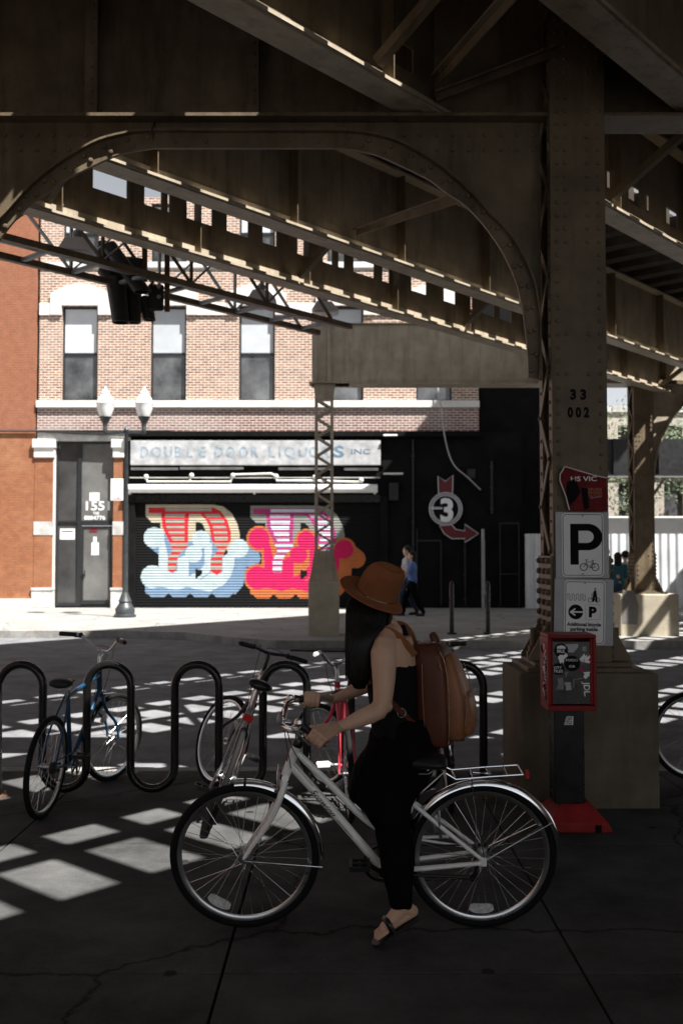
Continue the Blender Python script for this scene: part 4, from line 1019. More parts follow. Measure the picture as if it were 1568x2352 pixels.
hol = [(8.6+k*2.1, 9.5+k*2.1, 3.3, 5.0) for k in range(10)]+[(8.6+k*2.1, 9.5+k*2.1, 6.0, 7.6) for k in range(10)]
m = MB(); wall_grid(m, 7.5, 32, 0, 8.2, hol, 46, .3); m.add([(7.5, 46, 0), (7.5, 60, 0), (7.5, 60, 8.2), (7.5, 46, 8.2)], [(0, 1, 2, 3)]); m.add([(7.5, 46, 8.2), (32, 46, 8.2), (32, 60, 8.2), (7.5, 60, 8.2)], [(0, 1, 2, 3)])
o = m.build('wall', M['brickT']); o.parent = bb; o.location = -bb.location
m = MB(); m.box(7.4, 32.1, 45.9, 46.0-.002, 5.2, 5.45); m.box(7.4, 32.1, 45.9, 46.3, 8.21, 8.5); o = m.build('cornice', M['stone2']); o.parent = bb; o.location = -bb.location
for h in hol:
    if h[2] > 5 : continue
    m = MB(); m.box(h[0], h[1], 46.2, 46.25, h[2], h[3]); o = m.build('window', M['glass']); o.parent = bb; o.location = -bb.location
def tree(x, y, h, lab, seed):
    rr = random.Random(seed); r = empty('street_tree', (x, y, 0), lab, 'tree', 'trees at the far right')
    m = MB(); m.limb([(0, 0, 0), (.05, 0, h*.3), (.1, .1, h*.55), (.3, .1, h*.8)], [.22, .17, .11, .03], 10)
    for k in range(7):
        a = rr.uniform(0, 6.28); z = h*rr.uniform(.3, .6); q = rr.uniform(1.2, 2.4); m.tube([(0.05, 0, z), (math.cos(a)*q*.5, math.sin(a)*q*.5, z+q*.5), (math.cos(a)*q, math.sin(a)*q, z+q*.9)], [.08, .05, .02], 7)
    m.build('trunk', M['bark'], r, smooth=True)
    m = MB(); cl = [(rr.gauss(0, 1.4), rr.gauss(0, 1.4), h*.68+rr.gauss(0, h*.14), rr.uniform(.5, 1.1)) for _ in range(46)]
    for cx, cy, cz, cr in cl:
        for _ in range(70):
            v = Vector((rr.gauss(0, 1), rr.gauss(0, 1), rr.gauss(0, 1))).normalized()*cr*rr.uniform(.4, 1)
            a = Vector((rr.gauss(0, 1), rr.gauss(0, 1), rr.gauss(0, 1))).normalized(); b = a.orthogonal().normalized(); s = rr.uniform(.06, .11); c = Vector((cx, cy, cz))+v
            m.add([c-a*s, c+b*s*.5, c+a*s, c-b*s*.5], [(0, 1, 2, 3)])
    m.build('crown', M['leaf'], r)
tree(13.2, 43, 8.8, 'leafy tree seen in the gap right of the tall column', 3)
tree(17.5, 43.5, 8.2, 'leafy tree behind the distant column at the right edge', 5)
# ------------------------------------------------------------------ wave rack
YR = 7.2
def rack():
    r = .158; X = [-2.457+.3157*k for k in range(12)]; zt = .94-r; zb = .055+r
    P = [Vector((X[0], YR, .0)), Vector((X[0], YR, zt))]
    for k in range(11):
        c = (X[k]+X[k+1])/2; top = k % 2 == 0; zc = zt if top else zb; sg = 1 if top else -1
        for j in range(13):
            t = math.pi*(1-j/12); P.append(Vector((c+r*math.cos(t), YR, zc+sg*(r*1.0)*math.sin(t))))
    P.append(Vector((X[-1], YR, 0)))
    root = empty('wave_bicycle_rack', (0, YR, 0), 'long black looping wave rack with bicycles leaning on it', 'bicycle rack')
    m = MB(); m.tube([p-Vector((0, YR, 0)) for p in P], .030, 14); m.build('looped_tube', M['rackpaint'], root, smooth=True, sharp=60)
    for x in (X[0], X[-1]):
        m = MB(); m.lathe([(0, .014), (.07, .012), (.075, 0)], (x, 0, 0), 16)
        for a in range(3): m.tube([(x+.052*math.cos(a*2.1+.5), .052*math.sin(a*2.1+.5), .01), (x+.052*math.cos(a*2.1+.5), .052*math.sin(a*2.1+.5), .035)], .011, 6)
        m.build('foot_flange', M['rust'], root)
rack()

# ------------------------------------------------------------------ bicycles (local: x forward, y left, z up, rear contact at origin)
def wheel(par, c, Rw, name_rim='alloy', tw=.019, steer=0, refl=None, nsp=28, disc=False):
    Q = Matrix.Rotation(steer, 3, 'Z'); ex = Q @ Vector((1, 0, 0)); ez = Vector((0, 0, 1)); ey = Q @ Vector((0, 1, 0)); c = Vector(c)
    m = MB(); rr = Rw-tw
    m.ring(c, ex, ez, rr, [(math.cos(k*math.pi/5)*tw, math.sin(k*math.pi/5)*tw) for k in range(10)], 72); ty = m.build('tyre', M['tyre'], par, smooth=True)
    m = MB(); q = rr-tw*.75; m.ring(c, ex, ez, q, [(.004, .010), (.004, -.010), (-.012, -.0115), (-.022, -.006), (-.022, .006), (-.012, .0115)], 72); m.build('rim', M[name_rim], ty, smooth=True, sharp=50)
    m = MB(); hub = .022
    for k in range(nsp):
        a = 2*math.pi*(k+.3)/nsp; s = 1 if k % 2 else -1; off = (1 if (k//2) % 2 else -1)*1.05
        e = ex*math.cos(a)+ez*math.sin(a); h = ex*math.cos(a+off)+ez*math.sin(a+off)
        m.tube([c+h*hub+ey*s*.032, c+e*(q-.018)], .0011, 4)
    m.build('spokes', M['spoke'], ty)
    m = MB(); m.tube([c-ey*.05, c-ey*.034, c-ey*.033, c-ey*.03, c-ey*.028, c+ey*.028, c+ey*.03, c+ey*.033, c+ey*.034, c+ey*.05], [.008, .01, .026, .026, .013, .013, .026, .026, .01, .008], 14); m.cyl(c-ey*.062, c+ey*.062, .006, 8)
    m.build('hub', M['alloy'], ty, smooth=True, sharp=40)
    for a0, off in (refl or []):
        m = MB(); vs = []; n = 8; r1, r2 = q-.035-off, q-.080-off; w_ = .19
        for k in range(n+1):
            a = a0+w_*2*(k/n-.5)*1.15; tp_ = .012*(abs(k/n-.5)*2)**4
            for r_, yy in ((r1-tp_, -.004), (r2+tp_, -.004), (r2+tp_, .006), (r1-tp_, .006)): vs.append(c+(ex*math.cos(a)+ez*math.sin(a))*r_+ey*yy)
        fs = [(i*4+j, i*4+(j+1) % 4, i*4+4+(j+1) % 4, i*4+4+j) for i in range(n) for j in range(4)]+[(0, 1, 2, 3), (n*4+3, n*4+2, n*4+1, n*4)]
        m.add(vs, fs); m.build('reflector', M['reflector'], ty)
    return ty
def fender(par, c, Rf, a0, a1, mat_, wd=.024):
    m = MB(); n = 40; c = Vector(c); vs = []; prof = [(-wd, -.016), (-wd*.8, .0), (-wd*.3, .008), (wd*.3, .008), (wd*.8, 0), (wd, -.016), (wd*.75, -.004), (0, .003), (-wd*.75, -.004)]
    for i in range(n+1):
        a = a0+(a1-a0)*i/n; e = Vector((math.cos(a), 0, math.sin(a)))
        for yy, dr in prof: vs.append(c+e*(Rf+dr)+Vector((0, yy, 0)))
    k = len(prof); fs = [(i*k+j, i*k+(j+1) % k, (i+1)*k+(j+1) % k, (i+1)*k+j) for i in range(n) for j in range(k)]
    fs += [tuple(range(k)), tuple(n*k+j for j in range(k))[::-1]]
    m.add(vs, fs); return m.build('fender', mat_, par, smooth=True)
def saddle(par, p, mt, s=1.0, ang=0):
    m = MB(); p = Vector(p); secs = []
    for t, w_, h, zz in ((-.5, .03, .02, .0), (-.46, .07, .035, .004), (-.3, .085, .04, .010), (-.1, .062, .036, .006), (.12, .03, .028, .0), (.35, .022, .024, .0), (.47, .018, .018, -.003), (.5, .008, .008, -.008)):
        secs.append((p+Vector((t*.27*s, 0, zz)), Vector((0, w_*s, 0)), Vector((0, 0, h*.8))))
    m.loft(secs, 16); o = m.build('saddle', mt, par, smooth=True, sharp=60)
    m = MB()
    for sy in (-.022, .022): m.tube([p+Vector((-.09, sy*1.6, -.01)), p+Vector((-.05, sy, -.045)), p+Vector((.04, sy, -.045)), p+Vector((.1, sy*.3, -.012))], .0035, 6)
    m.build('saddle_rail', M['alloy'], o)
def cranks(par, bb, ang, R_=.17, mt='alloy', teeth=.095, pedal='plastic', side=-1):
    bb = Vector(bb); m = MB(); m.ring(bb+Vector((0, side*.045, 0)), (1, 0, 0), (0, 0, 1), teeth, [(.0, .002), (0, -.002), (-.014, -.002), (-.014, .002)], 44)
    for k in range(5): a = k*1.2566; m.beam(bb+Vector((0, side*.045, 0)), bb+Vector((math.cos(a)*(teeth-.01), side*.045, math.sin(a)*(teeth-.01))), .004, .016, up=(0, 1, 0))
    cr = m.build('crankset', M[mt], par)
    for s in (1, -1):
        a = ang if s == side else ang+math.pi; e = Vector((math.cos(a), 0, math.sin(a)))
        m = MB(); p0 = bb+Vector((0, s*.055, 0)); p1 = bb+e*R_+Vector((0, s*.075, 0)); m.tube([p0, p1], [.013, .009], 8, flat=1); m.cyl(bb, bb+Vector((0, s*.062, 0)), .018); m.build('crank_arm', M[mt], cr, smooth=True)
        m = MB(); q = p1+Vector((0, s*.055, 0))
        for dx in (-.04, .04): m.box(q.x+dx-.006, q.x+dx+.006, q.y-.045, q.y+.045, q.z-.012, q.z+.012)
        for dy in (-.045, 0, .045): m.box(q.x-.034, q.x+.034, q.y+dy-.005, q.y+dy+.005, q.z-.010, q.z+.010)
        m.cyl(p1, q+Vector((0, s*.04, 0)), .006, 6); m.build('pedal', M[pedal], cr)

def bicycle(label, loc, heading, lean, paint, R_=.33, L=1.04, steer=0, bars='flat', saddle_mt='plastic', fork_mt=None, pedal='plastic', grips='plastic', crank=.6, taillight=None, seat_h=.90, bar_h=.98, post='alloy', drop=False, child=None, stemmt='alloy', yline=0):
    r = empty('bicycle', (0, 0, 0), label, 'bicycle', 'bicycles parked at the rack')
    r.matrix_world = Matrix.Translation(loc) @ Matrix.Rotation(heading, 4, 'Z') @ Matrix.Rotation(lean, 4, 'X')
    P = lambda x, z, y=0: Vector((x, y, z))
    bb = P(.43, .275); st = P(.27, .80 if not child else .62); ht = P(L-.24, bar_h-.12); hb = P(L-.19, R_+.35); rear = P(0, R_); fr = P(L, R_)
    m = MB(); m.tube([bb, st], .016, 10); m.tube([bb, hb+P(-.01, .03)], .019, 10); m.tube([st+P(0, -.04), ht+P(.0, -.05)], .016, 10); m.tube([hb, ht], .021, 10)
    for s in (-1, 1):
        m.tube([bb+P(-.02, 0, s*.02), P(.25, .30, s*.045), rear+P(0, 0, s*.058)], .009, 8); m.tube([st+P(0, -.03, s*.012), st.lerp(rear, .5)+P(0, 0, s*.045), rear+P(0, 0, s*.058)], .0075, 8)
    m.cyl(bb-P(0, 0, .034), bb+P(0, 0, .034), .022); m.build('frame', M[paint], r, smooth=True, sharp=50)
    sx, sy = math.cos(steer), math.sin(steer)
    def S(x, z, y=0):                                # rotate about the steering axis
        dx = x-hb.x; return P(hb.x+dx*sx-y*sy, z, dx*sy+y*sx)
    m = MB()
    for s in (-1, 1): m.tube(spline([S(hb.x, hb.z-.01, s*.03), S(hb.x+.03, hb.z-.12, s*.055), S(L-.04, R_+.12, s*.055), S(L, R_, s*.055)], 4), [.014]*5+[.012]*4+[.009]*4, 8)
    m.tube([S(hb.x, hb.z-.01, -.045), S(hb.x, hb.z-.01, .045)], .016, 8); m.build('fork', M[fork_mt or paint], r, smooth=True, sharp=50)
    w1 = wheel(r, (0, 0, R_), R_); c = S(L, R_); w2 = wheel(r, c, R_, steer=steer, refl=[(2.2, .05)])
    m = MB(); m.tube([st-P(0, .05), P(st.x-.03, seat_h-.03)], .0135, 10); m.build('seat_post', M[post], r, smooth=True)
    saddle(r, (st.x-.045, 0, seat_h), M[saddle_mt])
    bc = S(ht.x+.06, bar_h)
    m = MB(); m.tube([ht, P(ht.x-.01, bar_h-.03), bc], .014, 8)
    if bars == 'flat': pts = [S(ht.x+.0, bar_h+.02, .30), S(ht.x+.04, bar_h+.02, .16), bc, S(ht.x+.04, bar_h+.02, -.16), S(ht.x, bar_h+.02, -.30)]
    elif bars == 'rise': pts = [S(ht.x-.08, bar_h+.11, .31), S(ht.x-.0, bar_h+.11, .19), S(ht.x+.05, bar_h+.02, .07), bc, S(ht.x+.05, bar_h+.02, -.07), S(ht.x, bar_h+.11, -.19), S(ht.x-.08, bar_h+.11, -.31)]
    else: pts = [S(ht.x+.02, bar_h-.13, .21), S(ht.x+.13, bar_h-.12, .21), S(ht.x+.18, bar_h-.05, .21), S(ht.x+.14, bar_h+.0, .2), S(ht.x+.07, bar_h, .17), bc, S(ht.x+.07, bar_h, -.17), S(ht.x+.14, bar_h, -.2), S(ht.x+.18, bar_h-.05, -.21), S(ht.x+.13, bar_h-.12, -.21), S(ht.x+.02, bar_h-.13, -.21)]
    sp = spline(pts, 5); m.tube(sp, .0125 if bars != 'drop' else .016, 8)
    hbr = m.build('handlebar', M[stemmt if bars != 'drop' else 'plastic'], r, smooth=True, sharp=60)
    if bars != 'drop':
        for e0, e1 in ((pts[0], pts[1]), (pts[-1], pts[-2])):
            m = MB(); d = (e1-e0).normalized(); m.tube([e0-d*.01, e0, e0+d*.12], [.014, .018, .017], 10); m.build('grip', M[grips], hbr, smooth=True, sharp=60)
            m = MB(); q = e0+d*.15; f = S(1, 0)-S(0, 0); m.tube([q, q+P(.03, -.02), q+f*.05-d*.08+P(0, -.02)], .006, 6); m.ball(q+P(0, .0), .02, n=8); m.build('brake_lever', M['plastic'], hbr, smooth=True)
    m = MB()
    for s in (-1, 1): m.tube(spline([S(ht.x+.05, bar_h+.03, s*.12), S(ht.x+.14, bar_h+.02, s*.03), S(ht.x+.1, bar_h-.12, s*.04), hb+P(.0, .03, s*.03), hb.lerp(bb, .5)+P(0, -.02, s*.02)], 5), .0025, 5)
    m.build('cables', M['wire'], r)
    cranks(r, bb, crank, pedal=pedal)
    m = MB(); m.tube([bb+P(0, .09, -.045), rear+P(0, .035, -.045)], .004, 5); m.tube([bb+P(0, -.09, -.045), rear+P(.03, -.1, -.045), rear+P(0, -.035, -.045)], .004, 5); m.ring(rear+P(0, 0, -.045), (1, 0, 0), (0, 0, 1), .04, [(0, .012), (0, -.012), (-.02, -.012), (-.02, .012)], 20)
    m.build('chain', M['plastic'], r)
    if taillight: m = MB(); q = P(st.x-.06, taillight); m.box(q.x-.02, q.x+.01, -.035, .035, q.z-.022, q.z+.022); m.build('rear_reflector', M['redlens'], r, bevel=.008)
    return r
def gp(px, py, z=0):                                 # ground point under a picture position
    d = ray(px, py); t = (z-CAMZ)/d.z; return Vector((d.x*t, d.y*t, z))
p = gp(98, 1880)
bicycle('blue bicycle with riser handlebar at the left end of the rack', p, R(84), R(4), 'bikeb', R_=.335, L=1.12, steer=R(-22), bars='rise', bar_h=1.0, seat_h=.86, crank=2.6)
p = gp(478, 1903)
bicycle('silver bicycle with a red rear reflector leaning at the middle of the rack', p, R(93), R(20), 'bikes', R_=.335, L=1.12, steer=R(34), taillight=.70, seat_h=.93, bar_h=1.07, saddle_mt='blackgloss', fork_mt='biked', crank=.8, stemmt='biked')
p = gp(803, 1888)
bicycle('red bicycle with a white pedal behind the cyclist in the hat', p, R(94), R(-2), 'biker', R_=.31, L=1.04, steer=R(38), bars='rise', grips='white', pedal='white', bar_h=.92, seat_h=.80, crank=3.0)
p = gp(1035, 1865)
bicycle('dark bicycle with black grips behind the backpack', p, R(88), R(-6), 'biked', R_=.33, L=1.04, steer=R(-15), bars='flat', bar_h=1.02, seat_h=.82)
p = gp(1606, 1799)
rb = bicycle('road bicycle with black drop handlebar cut by the right edge', p, R(0), R(2), 'biked', R_=.345, L=1.0, bars='drop', bar_h=.94, seat_h=.95)
rb.matrix_world = Matrix.Translation(p+Vector((1.0, .05, 0))) @ Matrix.Rotation(R(178), 4, 'Z') @ Matrix.Rotation(R(-2), 4, 'X')
rb['group'] = 'bicycles parked at the rack'

# ------------------------------------------------------------------ the cyclist's white bicycle
HX = ax(1099, 4.72)
HM = Matrix.Translation((HX, 4.72, 0)) @ Matrix.Rotation(R(180), 4, 'Z') @ Matrix.Rotation(R(-8), 4, 'X')
H = lambda px, py, y=0.0: inlocal(HM, px, py, y)
def hero():
    r = empty('city_bicycle', (0, 0, 0), 'white step-through city bicycle with chrome fenders held by the cyclist in front', 'bicycle')
    r.matrix_world = HM
    RW = .347; rear = Vector((0, 0, RW)); front = Vector(((1099-567)/484.5*1.0, 0, RW))
    bb = H(877, 1993); ht = H(682, 1712); hb = H(655, 1782); sc = H(948, 1842)
    m = MB()
    m.tube([hb, ht], [.0215, .0215], 14); m.tube([H(668, 1756), H(760, 1858), bb], .0205, 14)
    m.tube(spline([H(679, 1727), H(760, 1803), H(832, 1876), H(905, 1925)], 5), .0165, 12)
    m.tube([bb, sc+(sc-bb)*.02], .0165, 12); m.cyl(bb-Vector((0, .036, 0)), bb+Vector((0, .036, 0)), .024, 14)
    for s in (-1, 1):
        m.tube([bb+Vector((-.02, s*.025, 0)), Vector((.28, s*.05, bb.z*.5+RW*.5-.01)), rear+Vector((.01, s*.062, -.008))], [.0125, .012, .010], 10)
        m.tube([sc+Vector((0, s*.015, -.005)), sc.lerp(rear, .45)+Vector((0, s*.05, 0)), rear+Vector((.01, s*.062, .01))], [.010, .0105, .009], 10)
        m.box(-.012, .022, s*.062-.003, s*.062+.003, RW-.022, RW+.02)
    m.tube([H(905, 1925, -.05), H(1030, 1921, -.05)], .008, 8); m.tube([H(940, 1925, -.05), H(1060, 1943, -.05), rear+Vector((.01, -.06, .01))], .006, 8)
    f = m.build('frame', M['bikew'], r, smooth=True, sharp=50)
    m = MB(); dt0, dt1 = H(668, 1756), bb; dv = (dt1-dt0).normalized(); nz_ = Vector((0, 1, 0)).cross(dv).normalized()
    if nz_.z < 0: nz_ = -nz_
    fn = lambda a, b, d: dt0+dv*a+nz_*b+Vector((0, math.sqrt(max(0, .0207**2-b*b))+.0005+d, 0))
    m.text('Schwinn', .15, .31, -.011, .013, fn, .0005, .005, shear=.4)
    m.build('frame_lettering', M['ink'], f)
    m = MB()
    for o_ in (.014, ):
        m.tube([fn(.0, o_, 0), fn(.14, o_, 0)], .0012, 4); m.tube([fn(.33, -.004, 0), fn(.44, -.004, 0)], .0012, 4)
    m.build('frame_pinstripe', M['ink'], f)
    m = MB(); hd = (ht-hb).normalized(); m.ball(hb.lerp(ht, .55)+Vector((.02, .004, 0)), .014, sx=.3, sz=1.4, n=8); m.build('head_badge', M['neonr'], f)
    m = MB(); m.tube([ht-hd*.004, ht+hd*.014, ht+hd*.028], [.024, .025, .02], 14); m.tube([hb-hd*.016, hb+hd*.004], [.026, .0245], 14); m.build('headset', M['blackgloss'], r, smooth=True)
    m = MB()
    for s in (-1, 1):
        q = [(655, 1790), (645, 1822), (628, 1862), (603, 1903), (583, 1930)]
        pts = [H(a, b)+Vector((0, s*(.03 if i == 0 else .052), 0)) for i, (a, b) in enumerate(q)]+[front+Vector((-.003, s*.056, .012))]
        sp = spline(pts, 4); m.tube(sp, [.0175-.0085*i/(len(sp)-1) for i in range(len(sp))], 10)
    m.tube([H(655, 1788, -.045), H(655, 1788, .045)], .017, 10); m.build('fork', M['bikew'], r, smooth=True, sharp=50)
    wheel(r, rear, RW, refl=[(R(-90)+.0, 0)], tw=.0195, nsp=36); wheel(r, front, RW, refl=[(R(-118), 0)], tw=.0195, nsp=36) if False else wheel(r, front, RW, refl=[(math.pi-R(-118), 0)], tw=.0195, nsp=36)
    Rf = RW+.012
    fender(r, rear, Rf, R(172), R(22), M['chrome']); fender(r, front, Rf, R(88), R(58), M['chrome'], .023) if False else None
    fender(r, front, Rf, R(182), R(92), M['chrome'], .023); fender(r, front, Rf, R(116), R(74), M['chrome'], .023) if False else None
    fender(r, front, Rf, R(90), R(83), M['chrome'], .023)
    for A, B_ in ((front+Vector((0, .06, 0)), front+Vector((-Rf, .024, -.045))), (rear+Vector((0, .06, 0)), rear+Vector((-Rf*math.cos(R(28)), .026, Rf*math.sin(R(28))))), (rear+Vector((0, -.06, 0)), rear+Vector((-Rf*math.cos(R(28)), -.026, Rf*math.sin(R(28)))))):
        m = MB(); m.tube([A, B_], .0025, 6); m.build('fender_stay', M['chrome'], r)
    # rear rack
    m = MB(); Z = lambda a, b, y: H(a, b, y)
    for s, q in ((1, [(1023, 1776), (1046, 1790), (1125, 1784), (1201, 1779)]), (-1, [(1023, 1762), (1036, 1768), (1110, 1762), (1187, 1757)])):
        m.tube([H(a, b, s*.07) for a, b in q], .0045, 8)
    m.tube([H(1201, 1779, .07), H(1187, 1757, -.07)], .0045, 8)
    for a, b, c, d in ((1046, 1790, 1036, 1768), (1085, 1787, 1078, 1765), (1125, 1784, 1114, 1762), (1165, 1781, 1155, 1759)): m.tube([H(a, b, .07), H(c, d, -.07)], .003, 6)
    for s, q in ((1, (1082, 1788)), (-1, (1078, 1765))): m.tube([H(*q, s*.07), rear+Vector((0, s*.066, .02))], .003, 6)
    m.tube([H(1024, 1769, .0), sc+Vector((-.01, 0, .02))], .003, 6); m.tube([H(1085, 1780, .03), H(1125, 1772, .03), H(1130, 1778, -.03), H(1085, 1774, -.03)], .003, 6)
    rk = m.build('rear_rack', M['chrome'], r, smooth=True); m = MB(); q = H(1207, 1770, 0); m.box(q.x-.012, q.x, -.02, .02, q.z-.03, q.z+.0); m.build('rear_reflector', M['redlens'], rk)
    # cranks, chain, derailleur
    cranks(r, bb, math.atan2(-.03, -.09)+R(0), R_=.165, mt='plastic', teeth=.088, side=-1) if False else cranks(r, bb, R(215), R_=.13, teeth=.09, side=-1, mt='blackgloss')
    m = MB(); p = rear+Vector((0, -.045, 0))
    m.tube([bb+Vector((0, -.045, .088)), p+Vector((0, 0, .03))], .0045, 5); m.tube([bb+Vector((0, -.045, -.088)), p+Vector((.03, 0, -.135)), p+Vector((-.02, 0, -.05))], .0045, 5)
    m.ring(p, (1, 0, 0), (0, 0, 1), .045, [(0, .016), (0, -.012), (-.03, -.012), (-.03, .016)], 24); m.build('chain', M['plastic'], r)
    m = MB(); m.beam(p+Vector((0, -.01, -.01)), p+Vector((.035, -.01, -.13)), .014, .03, up=(0, 1, 0)); m.cyl(p+Vector((.03, -.02, -.13)), p+Vector((.03, 0, -.13)), .022, 10); m.build('derailleur', M['plastic'], r)
    # brakes
    m = MB()
    for c, pp in ((hb+Vector((.03, 0, -.02)), None), (sc.lerp(rear, .33)+Vector((-.01, 0, .0)), None)):
        for s in (-1, 1): m.tube([c+Vector((0, s*.02, .05)), c+Vector((0, s*.05, .01)), c+Vector((-.01, s*.042, -.07))], .007, 6); m.beam(c+Vector((-.035, s*.02, -.05)), c+Vector((.02, s*.02, -.045)), .008, .014)
        m.tube([c+Vector((0, -.02, .05)), c+Vector((0, .0, .075)), c+Vector((0, .02, .05))], .003, 5)
    m.build('brake', M['alloy'], r, smooth=True)
    # handlebar
    gn = H(735, 1700, .27); gn0 = H(706, 1677, .26); gf = H(722, 1609, -.27); gf0 = H(690, 1606, -.26); cl = H(650, 1660, 0); q = H(686, 1690, 0)
    m = MB(); m.tube(spline([ht+hd*.02, H(687, 1688), H(684, 1672), cl+Vector((-.03, 0, .0)), cl], 4), .0135, 10); m.build('stem', M['chrome'], r, smooth=True)
    m = MB(); cf = H(654, 1640, -.11); cf2 = H(662, 1614, -.19); cn = H(652, 1668, .12); cn2 = H(672, 1676, .21)
    bar = spline([gn, gn0, cn2, cn, cl, cf, cf2, gf0, gf], 6); m.tube(bar, .0115, 10); hbr = m.build('handlebar', M['chrome'], r, smooth=True)
    GR = []
    for a, b in ((gn, gn0), (gf, gf0)):
        m = MB(); d = (b-a).normalized(); m.tube([a-d*.03, a-d*.02, b, b+d*.03], [.012, .0165, .0165, .02], 12); m.build('grip', M['plastic'], hbr, smooth=True, sharp=60); GR.append((HM @ (a-d*.02), HM @ b))
        m = MB(); q = b+d*.05; m.ball(q, .02, n=8); m.tube([q, q+Vector((.03, 0, -.02)), q-d*.10+Vector((.03, 0, -.035))], .006, 6); m.build('brake_lever', M['alloy'], hbr, smooth=True)
    m = MB(); q = H(642, 1652, .09); m.ball(q, .028, sx=.5, n=12); m.build('bell', M['alu'], hbr, smooth=True)
    m = MB(); m.tube(spline([H(675, 1618, -.2), H(648, 1630, -.1), H(655, 1690, -.02), H(664, 1740, .03), H(668, 1765, .03)], 5), .0025, 5)
    m.tube(spline([H(690, 1668, .2), H(660, 1665, .12), H(672, 1720, .05), H(700, 1760, .028), H(760, 1822, .026), H(850, 1905, .024)], 5), .0025, 5); m.build('cables', M['wire'], r)
    m = MB(); m.tube([sc, H(962, 1768)], .0135, 10); m.build('seat_post', M['alloy'], r, smooth=True); saddle(r, H(958, 1752), M['plastic'])
    m = MB(); a = bb+Vector((-.06, .045, -.01)); m.tube([a, a+Vector((-.33, .03, -.0))], .008, 8); m.build('kickstand', M['plastic'], r)
    return GR
GRIPS = hero()

# ------------------------------------------------------------------ signs on the column, newspaper box
def rrect(x0, x1, z0, z1, r_, n=5):
    P = []
    for cx, cz, a0 in ((x1-r_, z1-r_, 0), (x0+r_, z1-r_, 90), (x0+r_, z0+r_, 180), (x1-r_, z0+r_, 270)):
        for k in range(n+1): a = R(a0+90*k/n); P.append((cx+r_*math.cos(a), cz+r_*math.sin(a)))
    return P
def frame_poly(m, x0, x1, z0, z1, r_, w_, fn, d):     # thin outline band
    A = rrect(x0, x1, z0, z1, r_); B_ = rrect(x0+w_, x1-w_, z0+w_, z1-w_, max(.001, r_-w_)); n = len(A)
    vs = [fn(a, b, d) for a, b in A]+[fn(a, b, d) for a, b in B_]
    m.add(vs, [(i, (i+1) % n, n+(i+1) % n, n+i) for i in range(n)])
def bike_icon(m, x0, z0, s, fn, d):
    t = lambda pts, r_: m.tube([fn(x0+a*s, z0+b*s, d) for a, b in pts], r_*s, 5)
    for cx in (.22, .78): m.ring(fn(x0+cx*s, z0+.2*s, d), fn(1, 0, 0)-fn(0, 0, 0), fn(0, 1, 0)-fn(0, 0, 0), .17*s, [(.02*s, 0), (0, .0008), (-.02*s, 0), (0, -.0008)], 24)
    for a, b in (((.22, .2), (.36, .45)), ((.36, .45), (.68, .45)), ((.36, .38), (.52, .17)), ((.52, .17), (.68, .45)), ((.52, .17), (.78, .2)), ((.68, .45), (.78, .2)), ((.36, .45), (.34, .55)), ((.3, .56), (.44, .56)), ((.68, .45), (.66, .52)), ((.6, .53), (.73, .53))): t([a, b], .013)
YS = 6.985
